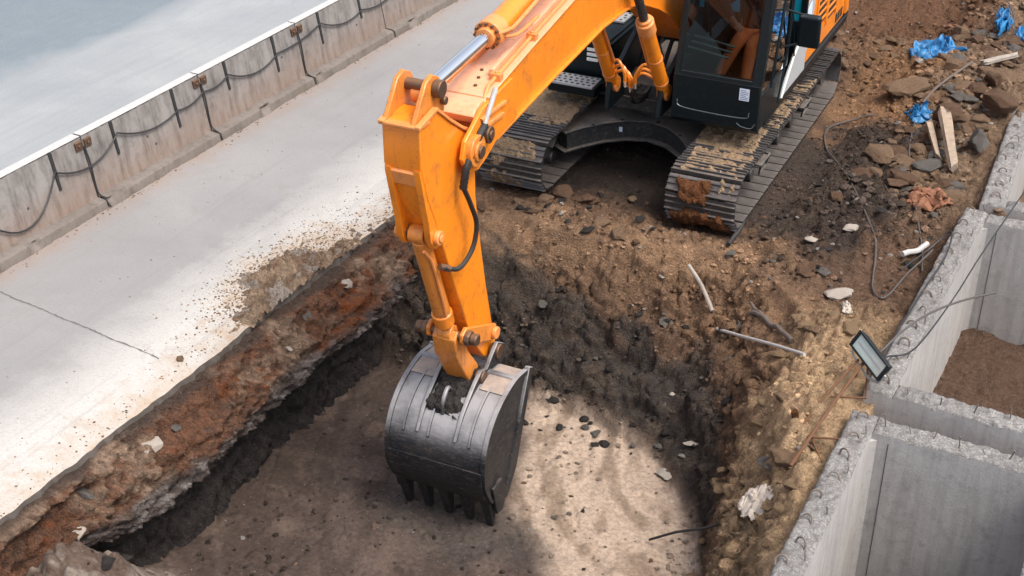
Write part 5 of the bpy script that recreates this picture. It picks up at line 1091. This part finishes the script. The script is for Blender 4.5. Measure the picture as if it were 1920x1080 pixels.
def fingers(base, d, side, up):
    """five separate bent fingers rooted in the palm"""
    global V, E_, Rr
    for k, (o1, L) in enumerate(((-.027, .062), (-.009, .072), (.009, .068), (.026, .054))):
        p = Vector(V[base])+side*o1+d*.012; i = len(V); V += [p, p+d*L*.45+up*-.004, p+d*L*.70-up*.022, p+d*L*.62-up*.045]; Rr += [.010, .009, .0085, .007]
        E_ += [(base, i), (i, i+1), (i+1, i+2), (i+2, i+3)]
    p = Vector(V[base])-side*.032-d*.02; i = len(V); V += [p, p-side*.012+d*.03-up*.008, p-side*.004+d*.055-up*.018]; Rr += [.012, .010, .008]; E_ += [(base, i), (i, i+1), (i+1, i+2)]
fingers(10, (S(.97, .84, 1.84)-S(.90, .77, 1.85)).normalized(), Vector((.6, .8, 0)), Vector((0, 0, 1)))
fingers(15, Vector((0, -1, .1)).normalized(), Vector((1, 0, 0)), Vector((0, 0, 1)))
body = skin('body', 'skin', V, E_, Rr, OPR)
skin('shirt', 'dark_sleeve', [V[0], V[1], V[2], V[2]+Vector((0, 0, .04)), V[6], V[7], V[8], V[11], V[12], V[13]], [(0, 1), (1, 2), (2, 3), (2, 4), (4, 5), (5, 6), (2, 7), (7, 8), (8, 9)], [.145, .155, .14, .08, .08, .063, .048, .08, .063, .048], OPR)
skin('trousers', 'orange_cloth', [V[0], V[16], V[17], V[18], V[21], V[22], V[23]], [(0, 1), (1, 2), (2, 3), (0, 4), (4, 5), (5, 6)], [.14, .10, .078, .062, .10, .078, .062], OPR)
for a_, b_, c_ in ((18, 19, 20), (23, 24, 25)): skin('shoe', 'dark_rubber', [V[a_], V[b_], V[c_]], [(0, 1), (1, 2)], [.05, .052, .045], OPR)
m = MB(); m.add([], []); 
hd = S(.95, .15, 2.30); bm = bmesh.new(); bmesh.ops.create_uvsphere(bm, u_segments=20, v_segments=12, radius=.105); me = bpy.data.meshes.new('hair')
for v in bm.verts: v.co.z *= 1.05; v.co.y = v.co.y*1.1+.02
bmesh.ops.delete(bm, geom=[v for v in bm.verts if v.co.z < .0 and v.co.y < .02], context='VERTS'); bm.to_mesh(me); bm.free(); me.materials.append(M['hair']); o = bpy.data.objects.new('hair', me); COL.objects.link(o); o.location = hd; o.parent = OPR
m = MB(); m.rod(hd+Vector((0, -.085, -.005)), hd+Vector((0, -.118, -.02)), .013, 8, .016); m.build('nose', 'skin', OPR)
for s_ in (-.034, .034):
    m = MB(); m.rod(hd+Vector((s_, -.085, .015)), hd+Vector((s_, -.098, .015)), .012, 10); m.build('eye', 'white_lamp', OPR); m = MB(); m.rod(hd+Vector((s_*2.6, .01, -.02)), hd+Vector((s_*2.85, .015, .01)), .022, 8); m.build('ear', 'skin', OPR)
m = MB(); m.tube([hd+Vector((-.028, -.092, -.055)), hd+Vector((0, -.1, -.058)), hd+Vector((.028, -.092, -.055))], .006, 6); m.build('mouth', 'brown_cloth', OPR)
# ================================================================ FLOODLIGHT AND ITS STAND
FL = empty('floodlight', (-1.85, 10.23, .50), 0, 'black floodlight with a white glass face tilted over the concrete box corner', 'floodlight')
Lx = Vector((.72, -.66, -.20)).normalized(); Up = Vector((.18, .12, .95)); Nn = Lx.cross(Up).normalized()
if Nn.y > 0: Nn = -Nn
Nn = (Nn+Vector((0, 0, .25))).normalized(); Up = Nn.cross(Lx).normalized()
if Up.z < 0: Up = -Up
def fb(a0, a1, b0, b1, c0, c1, name, mat, bev=.008, par=FL, tp_=1.):
    m_ = MB(); ring = lambda c_, k: [Lx*(a*k)+Up*(b*k)+Nn*c_ for a, b in ((a0, b0), (a1, b0), (a1, b1), (a0, b1))]
    m_.hull(ring(c0, tp_), ring(c1, 1)); return m_.build(name, mat, par, bevel=bev)
fb(-.27, .27, -.095, .095, -.075, .0, 'housing', 'black_paint', .012, tp_=.86)
for q in ((-.27, .27, .077, .095), (-.27, .27, -.095, -.077)): fb(*q, 0, .022, 'bezel', 'black_paint', .004)
for q in ((-.27, -.235, -.077, .077), (.235, .27, -.077, .077)): fb(*q, 0, .022, 'bezel', 'black_paint', .004)
fb(-.235, .235, -.077, .077, .001, .008, 'glass_face', 'lamp_glass', .002)
fb(-.20, .20, -.010, .010, .0085, .0105, 'lamp_tube', 'grey_panel', .002)
m = MB()
for k in range(11):
    q = Lx*(-.2+.04*k); m.hull([q+Up*-.07-Nn*.07, q+Lx*.006+Up*-.07-Nn*.07, q+Lx*.006+Up*.07-Nn*.07, q+Up*.07-Nn*.07], [q+Up*-.06-Nn*.105, q+Lx*.006+Up*-.06-Nn*.105, q+Lx*.006+Up*.06-Nn*.105, q+Up*.06-Nn*.105])
m.build('cooling_fins', 'black_paint', FL)
m = MB(); m.tube([Lx*-.275+Up*.0, Lx*-.30-Nn*.02-Up*.05, Lx*-.22-Nn*.06-Up*.17, Lx*.10-Nn*.06-Up*.19, Lx*.24-Nn*.04-Up*.13, Lx*.285], .012, 6); m.build('mounting_bow', 'grey_panel', FL)
m = MB()
for pth, r_ in (([(-1.90, 10.25, .40), (-2.00, 9.70, .27), (-2.12, 9.02, .06)], .014), ([(-1.95, 10.28, .40), (-2.08, 9.85, .28), (-2.20, 9.42, .10)], .011), ([(-2.06, 9.86, .24), (-1.78, 9.98, .24)], .009), ([(-2.10, 9.35, .14), (-1.84, 9.42, .16)], .009), ([(-2.08, 9.40, .14), (-1.92, 9.22, .03)], .009), ([(-1.86, 10.27, .36), (-1.80, 10.05, .18)], .01)):
    m.tube(pth, r_, 7)
tag(m.build('rebar_stand', 'rebar_rust'), 'rusty rebar frame leaning on the box corner and carrying the floodlight', 'stand')
def cable(pts, r_, mat, label, name='cable', cat='cable', ground=False, n=8, group=None):
    if ground:      # let it lie on the highest lumps under it, smoothed like a stiff cable
        xy = spline([(x, y, dz) for x, y, dz in pts], n); g_ = [hz(p.x, p.y) for p in xy]
        g2 = [sum(g_[max(0, i-3):i+4])/len(g_[max(0, i-3):i+4]) for i in range(len(g_))]
        if name in ('rod', 'stick', 'hose') and len(pts) < 5 or name == 'rod':      # stiff: spans the hollows in a straight line
            z0, z1 = g_[0], g_[-1]; n1_ = len(g_)-1; lin = [z0+(z1-z0)*i/n1_ for i in range(n1_+1)]; up_ = max(a_-b_ for a_, b_ in zip(g_, lin)); g2 = [l_+up_*.7 for l_ in lin]; g_ = g2
        sp_ = [Vector((p.x, p.y, g2[i]*.8+max(g_[max(0, i-1):i+2])*.2+r_+.012+p.z*.6)) for i, p in enumerate(xy)]
    else: sp_ = spline(pts, n)
    m_ = MB(); m_.tube(sp_, r_, 8); return tag(m_.build(name, mat), label, cat, group)
cable([(-1.86, 10.30, .42), (-1.80, 10.5, .42), (-1.71, 10.79, .47), (-1.56, 11.11, .52), (-1.35, 11.47, .52), (-1.1, 11.81, .50)], .0105, 'grey_cable', 'stiff cable sticking out over the concrete box from behind the floodlight')
cable([(-1.84, 10.28, .40), (-1.76, 10.61, .30), (-1.64, 10.79, .26), (-1.57, 11.16, .22), (-1.47, 11.97, .27), (-1.40, 12.83, .32), (-1.26, 14.36, .36), (-1.1, 15.6, .4)], .0075, 'black_cable', 'thin dark cable strung from the floodlight along the inside of the concrete box')
cable([(-1.87, 10.30, .36), (-1.80, 10.6, .27), (-1.80, 11.2, .25), (-1.76, 12.0, .26), (-1.72, 12.7, .27), (-1.78, 13.25, .28), (-1.95, 13.05, .12), (-2.10, 12.55, .10)], .009, 'black_cable', 'dark cable lying on the hacked top of the concrete box wall')
cable([(-3.35, 16.35, .01), (-3.58, 16.23, .0), (-3.80, 15.87, 0), (-3.63, 15.25, 0), (-3.14, 14.38, 0), (-2.70, 13.5, 0), (-2.44, 12.88, 0), (-2.28, 12.19, 0), (-2.11, 11.91, .02), (-2.03, 12.53, .05), (-1.90, 13.05, .15)], .0095, 'grey_cable', 'grey cable curving over the dark earth beside the right-hand track', ground=True)
cable([(-2.84, 16.3, .05), (-2.82, 16.13, .04), (-2.69, 15.34, .02), (-2.48, 14.68, .0), (-2.24, 13.8, .0), (-2.02, 13.14, .0), (-1.92, 12.73, .02)], .009, 'grey_cable', 'thin pipe running down through the rubble from the small blue bag', 'pipe', 'pipe', True)
cable([(-2.84, 16.6, .05), (-2.74, 17.01, .06), (-2.5, 17.75, .06)], .016, 'branch', 'bent stick in the rubble above the small blue bag', 'stick', 'stick', True)
cable([(-2.80, 20.6, .30), (-2.68, 20.35, .35), (-2.35, 19.63, .25), (-2.19, 19.05, .05)], .008, 'grey_cable', 'wire bowed over the blue plastic at the top right', 'wire', 'wire', True)
cable([(-4.02, 13.55, .05), (-3.96, 13.35, .06), (-3.89, 13.0, .05), (-3.86, 12.75, .05), (-3.84, 12.35, .01)], .024, 'dark_rubber', 'black hose piece lying against the front of the right-hand track', 'hose', 'hose', True)
cable([(-4.13, 11.98, .10), (-3.93, 11.84, .14), (-3.73, 11.66, .10)], .021, 'white_stone', 'pale straight stick leaning on the upper slope of the pit', 'stick', 'stick', True)
cable([(-3.64, 11.58, .04), (-3.25, 11.22, .04), (-2.86, 10.86, .05), (-2.47, 10.50, .04)], .016, 'grey_pipe', 'long pale rod lying across the bank just left of the floodlight', 'rod', 'rod', True)
cable([(-3.3, 11.61, .05), (-3.06, 11.41, .06), (-2.9, 11.22, .06), (-2.73, 11.02, .03)], .026, 'branch', 'dark branch lodged in the notch of the pit rim', 'branch', 'branch', True)
cable([(-3.38, 11.79, .05), (-3.28, 11.64, .06), (-3.16, 11.5, .05)], .018, 'branch', 'short dark branch next to the longer branch in the pit rim notch', 'branch', 'branch', True)
cable([(-3.38, 9.28, .02), (-3.1, 9.22, .05), (-2.8, 9.15, .04), (-2.58, 9.1, .04)], .012, 'dark_rubber', 'black rod lying on the pit floor near the bottom of the photo', 'rod', 'rod', True)
cable([(-2.16, 12.86, .04), (-2.07, 13.02, .04), (-1.98, 13.18, .05)], .030, 'grey_pipe', 'short pale pipe piece beside the concrete box rim', 'pipe', 'pipe', True)
FL.scale = (.88, .88, .88)
# ---- weathered timber ----
def plank(name, p, q, w0, w1, th_, mat, label, cat='log', seed=0):
    p = Vector(p); q = Vector(q); d = (q-p).normalized(); side_ = d.cross(Vector((0, 0, 1))).normalized(); up_ = side_.cross(d); n_ = 30; k = 14; vs = []; fs = []
    r_ = random.Random(seed); cut = [r_.uniform(-.16, .16) for _ in range(k)]; cu2 = [r_.uniform(-.2, .05) for _ in range(k)]; grain = [r_.uniform(.78, 1.12) for _ in range(k)]
    for i in range(n_+1):
        t = i/n_; w_ = w0*(1-t)+w1*t
        for j in range(k):      # squarish split section with long grooves and splintered ends
            a_ = 2*pi*j/k; cx, cy = cos(a_), sin(a_); m_ = max(abs(cx), abs(cy))**.75; rr_ = grain[j]*(1+.05*sin(t*9+j*2))/m_
            tt = t+(cut[j]*max(0, 1-t*5)+cu2[j]*max(0, t*5-4))*.5; vs.append(p.lerp(q, tt)+(side_*cx*w_*.5+up_*cy*th_*.5)*rr_)
    for i in range(n_):
        for j in range(k): fs.append((i*k+j, i*k+(j+1) % k, (i+1)*k+(j+1) % k, (i+1)*k+j))
    fs += [tuple(range(k)), tuple(range(n_*k, n_*k+k))[::-1]]; m_ = MB(); m_.add(vs, fs); o_ = m_.build(name, mat); o_.data.set_sharp_from_angle(angle=radians(18)); return tag(o_, label, cat)
plank('log', (-2.46, 15.95, .44), (-2.10, 14.95, .20), .145, .10, .07, 'wood_dry', 'split pale log standing out of the rubble above the brown cloth', seed=2)
plank('log', (-2.62, 15.92, .30), (-2.33, 15.22, .16), .09, .05, .05, 'wood_dry', 'shorter pale wood splinter just left of the split log', seed=5)
plank('wood_piece', (-2.39, 17.9, .40), (-2.02, 18.38, .42), .10, .07, .06, 'white_stone', 'long bone-white piece of wood at the foot of the blue tarps', 'wood', seed=8)
# ---- crumpled sheets ----
def crumple(name, cx, cy, rx, ry, hgt, mat, label, cat, seed, rz=0., folds=3.2, base=0.):
    """cloth bunched up: thin sheet pushed into sharp folds, draped on the ground"""
    n_ = 90; U, Vv = np.meshgrid(np.linspace(-1, 1, n_), np.linspace(-1, 1, n_)); rr_ = np.sqrt(U**2+Vv**2)
    ang = np.arctan2(Vv, U); lim = .72+.30*fbm(np.cos(ang)*1.1+seed, np.sin(ang)*1.1, 1.6, 3, 950+seed)*2
    keep = rr_ < lim
    bx_ = U+fbm(U, Vv, 2.2, 2, 980+seed)*1.2; by_ = Vv+fbm(U, Vv, 2.2, 2, 985+seed)*1.2
    tri = lambda v_: 2*np.abs(v_-np.floor(v_)-.5)           # straight folds meeting in sharp creases
    rd = tri(bx_*folds*.42+by_*.3+seed)-.5; rd2 = tri(by_*folds*.5-bx_*.5)-.5; rd = rd+.6*(tri((bx_+by_)*folds*.75)-.5)
    dome = np.clip(1-(rr_/lim)**2, 0, 1)**.6
    X_ = cx+(U*rx+fbm(U, Vv, 3, 3, 970+seed)*rx*.8)*cos(rz)-(Vv*ry)*sin(rz); Y_ = cy+(U*rx)*sin(rz)+(Vv*ry+fbm(U, Vv, 3, 3, 975+seed)*ry*.8)*cos(rz)
    G, _, _ = height(X_, Y_); G = G.mean()*.5+G*.5; Z_ = G+base+.02+dome*hgt*(.50+.42*rd+.36*rd2)
    idx = np.arange(n_*n_).reshape(n_, n_); fs = [(int(idx[j, i]), int(idx[j, i+1]), int(idx[j+1, i+1]), int(idx[j+1, i])) for j in range(n_-1) for i in range(n_-1) if keep[j, i] and keep[j+1, i+1] and keep[j, i+1] and keep[j+1, i]]
    m_ = MB(); m_.add(np.stack([X_, Y_, Z_], -1).reshape(-1, 3).tolist(), fs); o_ = m_.build(name, mat, smooth=True)
    bm = bmesh.new(); bm.from_mesh(o_.data); bmesh.ops.delete(bm, geom=[v for v in bm.verts if not v.link_faces], context='VERTS'); bm.to_mesh(o_.data); bm.free(); o_.data.set_sharp_from_angle(angle=radians(50))
    s_ = o_.modifiers.new('thick', 'SOLIDIFY'); s_.thickness = .006
    return tag(o_, label, cat)
crumple('tarp', -3.08, 18.45, .46, .42, .30, 'blue_tarp', 'largest crumpled blue plastic tarp, lying at the foot of the earth mound', 'tarp', 1, .5)
crumple('tarp', -2.42, 19.55, .16, .50, .28, 'blue_tarp', 'torn blue plastic sheet left of the grey wire in the top right corner', 'tarp', 2, .1)
crumple('tarp', -2.06, 19.15, .22, .30, .24, 'blue_tarp', 'small blue plastic scrap at the right edge of the photo under the wire', 'tarp', 3, .4)
crumple('plastic_bag', -2.81, 16.35, .22, .20, .20, 'blue_tarp', 'small crumpled blue bag alone among the stones', 'bag', 4, .2)
crumple('cloth', -2.20, 14.22, .33, .33, .20, 'brown_cloth', 'crumpled rust-brown cloth beside the concrete box', 'cloth', 5, .6, 2.4)
crumple('sack', -2.36, 9.0, .17, .26, .07, 'white_sack', 'crumpled white plastic sack on the sandy bank by the bottom concrete box', 'sack', 6, .9, 2.6, .10)
crumple('plastic_scrap', -2.36, 11.48, .07, .16, .06, 'white_sack', 'small white plastic scrap below the pale stone at the pit rim', 'plastic', 7, .4)
crumple('cloth', -7.62, 10.55, .17, .06, .03, 'rock_brown', 'small dark brown rag lying on the road slab edge', 'rag', 8, .0)
# ---- stones one can point at ----
R_ = rock
R_('boulder', -3.07, 17.0, .38, .26, .24, .5, 'rock_tan', 'largest tan boulder, below the blue tarp at the mound foot', None, 1, .02)
R_('rock', -2.40, 16.1, .25, .20, .18, .3, 'rock_brown', 'large brown boulder just right of the small blue bag', None, 3, .08)
R_('rock', -1.98, 15.7, .14, .28, .20, .2, 'rock_grey', 'tall grey stone leaning between the split log and the concrete box', None, 2, .12)
R_('rock', -1.95, 16.7, .20, .28, .20, .8, 'rock_brown', 'brown stone next to the farthest concrete box', None, 5, .1)
R_('rock', -2.95, 15.03, .19, .13, .11, .1, 'rock_brown', 'brown stone between the curved cable and the pale pipe', None, 0, .0)
R_('rock', -3.13, 13.84, .11, .09, .09, .0, 'rock_brown', 'small brown round stone inside the bend of the curved cable', None, 3, .0)
R_('rock', -2.79, 13.14, .10, .08, .06, .5, 'white_stone', 'small whitish stone right of the hose piece, nearer the cable', None, 4, .0)
R_('rock', -3.09, 12.76, .09, .06, .05, .0, 'white_stone', 'small flat whitish stone right of the hose piece, nearer the pit', None, 6, .0)
R_('rock', -2.53, 11.95, .16, .13, .10, .4, 'white_stone', 'pale whitish chunk on the earth above the floodlight', None, 1, .0)
R_('rock', -2.80, 12.25, .10, .08, .06, .4, 'rock_grey', 'grey-blue stone beside the pale whitish chunk', None, 2, .0)
R_('rock', -2.96, 12.10, .13, .08, .07, -.3, 'rock_brown', 'flat brown stone left of the grey-blue stone', None, 5, .0)
R_('rock', -5.23, 12.2, .14, .10, .07, .6, 'rock_tan', 'angular tan stone at the pit rim between the two tracks', None, 2, .0)
R_('rock', -4.95, 12.05, .12, .13, .09, .2, 'rock_tan', 'tan stone right of the angular stone at the pit rim', None, 3, .0)
R_('rock', -5.91, 12.72, .14, .13, .13, .9, 'rock_brown', 'brown clod right beside the front of the left-hand track', None, 7, .0)
R_('rock', -6.05, 12.50, .11, .10, .10, .3, 'rock_tan', 'tan clod in front of the left-hand track corner', None, 4, .0)
R_('rock', -5.65, 12.72, .13, .10, .09, .3, 'rock_brown', 'broken clod third from the left-hand track', None, 0, .0)
R_('rock', -2.24, 9.25, .15, .12, .11, .3, 'rock_tan', 'yellowish stone at the foot of the rebar stand', None, 5, .03)
R_('rock', -2.38, 9.3, .12, .10, .08, .7, 'rock_grey', 'grey stone left of the yellowish stone by the rebar stand', None, 6, .02)
R_('rock', -3.87, 11.0, .05, .04, .035, .7, 'white_stone', 'tiny white stone on the dark slope of the pit', None, 6, .0)
R_('rock', -3.45, 10.45, .08, .05, .035, .1, 'white_stone', 'flat white stone where the dark slope meets the pit floor', None, 0, .0)
R_('rock', -3.62, 10.28, .12, .09, .06, .4, 'white_stone', 'broken whitish rubble piece on the pit floor below the dark slope', None, 2, .0)
m = MB(); m.box(-.03, .03, -.02, .02, -.10, .07); o = m.build('brick', 'mud_rust', bevel=.012, seg=3); o.location = (-2.26, 9.55, hz(-2.26, 9.55)+.03); o.rotation_euler = (.25, -.2, .5); tag(o, 'red-brown brick stump in the sandy bank', 'brick')
R_('rock', -7.56, 8.05, .045, .04, .04, .4, 'rock_tan', 'single tan clod on the road slab near its edge', None, 3, .0)
for o_ in [bpy.data.objects[n_] for n_ in [x.name for x in bpy.data.objects] if n_.startswith('rock')]:
    if o_.location.x < -7.4: o_.location.z = .015
# heaps of rubble at the back right: every larger stone a thing of its own
LAND = [('mound boulder', -3.07, 17.0), ('largest blue tarp', -3.08, 18.45), ('small blue bag', -2.81, 16.35), ('split pale log', -2.3, 15.4), ('rust-brown cloth', -2.2, 14.22), ('bend of the grey cable', -3.75, 15.8), ('grey-blue stone', -2.85, 12.17),
        ('pale whitish chunk', -2.53, 11.95), ('floodlight', -1.9, 10.2), ('white sack', -2.36, 9.0), ('black hose piece', -3.9, 12.9), ('right-hand track', -4.3, 12.4), ('left-hand track', -6.5, 12.3), ('angular tan stone', -5.23, 12.2), ('dark branch', -3.0, 11.3),
        ('pale straight stick', -3.93, 11.88), ('bucket', -5.4, 9.2), ('black rod', -3.0, 9.2), ('flat white stone', -3.45, 10.45), ('farthest box', -1.9, 17.0), ('bone-white wood', -2.2, 18.1), ('brick', -2.26, 9.6), ('long pale rod', -3.2, 11.3), ('excavator stick', -6.0, 11.0), ('slab edge', -7.3, 6.2), ('short pale pipe', -2.07, 13.02)]
def many(name, n_, xr, yr, s0, s1, mats, what, group, dz=0, avoid=True, fl=.7, cat='stone'):
    k = 0
    while k < n_:
        x, y = rnd.uniform(*xr), rnd.uniform(*yr)
        if avoid and inbox(np.array([x]), np.array([y]))[0]: continue
        if avoid and abs(abs(x+5.42)-1.1) < .45 and 12.5 < y < 17: continue
        s_ = s0+(s1-s0)*rnd.random()**2.2; mt = rnd.choice(mats); ln, lx, ly = min(LAND, key=lambda q: (q[1]-x)**2+(q[2]-y)**2)
        dx, dy = x-lx, y-ly; rx_ = dx*.889+dy*.459; ry_ = -dx*.459+dy*.889; D_ = math.hypot(dx, dy)
        dr = ('right' if rx_ > 0 else 'left') if abs(rx_) > abs(ry_) else ('above' if ry_ > 0 else 'below')
        dr = {'right': 'right of', 'left': 'left of'}.get(dr, dr)
        f = (s_-s0)/(s1-s0); size = 'tiny' if f < .04 else 'small' if f < .2 else 'medium' if f < .5 else 'large'
        colr = {'rock_brown': 'brown', 'rock_tan': 'tan', 'rock_grey': 'grey', 'rock_dark': 'blackish', 'clod_sand': 'sandy yellow'}[mt]
        near = 'close' if D_ < .35 else 'a little way' if D_ < .8 else 'well'
        lab = f'{size} {colr} {what}, {near} {dr} the {ln}'; lab = lab if len(lab.split()) <= 16 else lab.replace('a little way', 'near')
        o_ = rock(name, x, y, s_*rnd.uniform(.8, 1.4), s_*rnd.uniform(.7, 1.1), s_*rnd.uniform(.6, .9), rnd.uniform(0, 6.3), mt, lab, group, None, dz*s_, cat, rnd.uniform(-.3, .3)); k += 1
many('stone', 190, (-3.0, -1.75), (14.4, 19.6), .045, .19, ['rock_brown', 'rock_tan', 'rock_tan', 'rock_grey'], 'stone in the rubble heap', 'stones of the rubble heap')
many('stone', 50, (-4.6, -2.9), (17.0, 19.0), .03, .12, ['rock_brown', 'rock_brown', 'rock_tan'], 'stone at the mound foot', 'stones at the mound foot')
many('clod', 60, (-4.0, -2.0), (11.9, 15.2), .02, .07, ['rock_brown', 'rock_dark', 'rock_grey'], 'stone on the open earth', 'stones right of the track', cat='clod')
many('clod', 40, (-6.6, -4.3), (11.9, 13.0), .03, .09, ['rock_brown', 'rock_tan', 'rock_dark'], 'lump along the pit rim', 'lumps along the rim', cat='clod')
many('clod', 90, (-5.6, -3.1), (10.4, 11.7), .02, .075, ['rock_dark', 'rock_dark', 'rock_grey'], 'lump on the pit slope', 'damp lumps on the pit slope', cat='clod')
many('clod', 105, (-2.95, -2.0), (8.0, 11.4), .02, .11, ['clod_sand', 'rock_tan', 'clod_sand'], 'lump on the sandy bank', 'sandy lumps on the bank', cat='clod')
many('stone', 40, (-6.8, -3.0), (7.2, 10.4), .010, .035, ['rock_dark', 'rock_grey', 'rock_tan'], 'stone on the pit floor', 'stones on the pit floor')
many('stone', 18, (-7.2, -6.4), (5.2, 6.5), .03, .09, ['rock_grey', 'rock_brown', 'rock_dark'], 'stone in the near left heap', 'stones in the near heap')
# chunks of broken lean concrete stuck in the cut face below the slab
for i, (y, z) in enumerate([(6.4, -.25), (6.75, -.32), (7.1, -.2), (7.45, -.22), (8.3, -.25), (9.1, -.3), (9.5, -.2), (6.2, -.45), (10.2, -.2)]):
    o_ = rock('concrete_chunk', -7.2+rnd.uniform(-.04, .06), y, rnd.uniform(.06, .13), rnd.uniform(.08, .16), rnd.uniform(.05, .09), rnd.uniform(0, 3), 'white_stone' if i % 3 else 'rock_grey', 'broken grey concrete chunk in the cut face, '+['lowest in the photo but one', 'right of the lowest chunk', 'third from the lower end', 'fourth from the lower end', 'below the road joint', 'above the road joint', 'second from the upper end', 'lowest in the photo', 'uppermost, nearest the dug corner'][i], 'concrete chunks in the cut face', None, 0, 'chunk', .5); o_.location.z = z
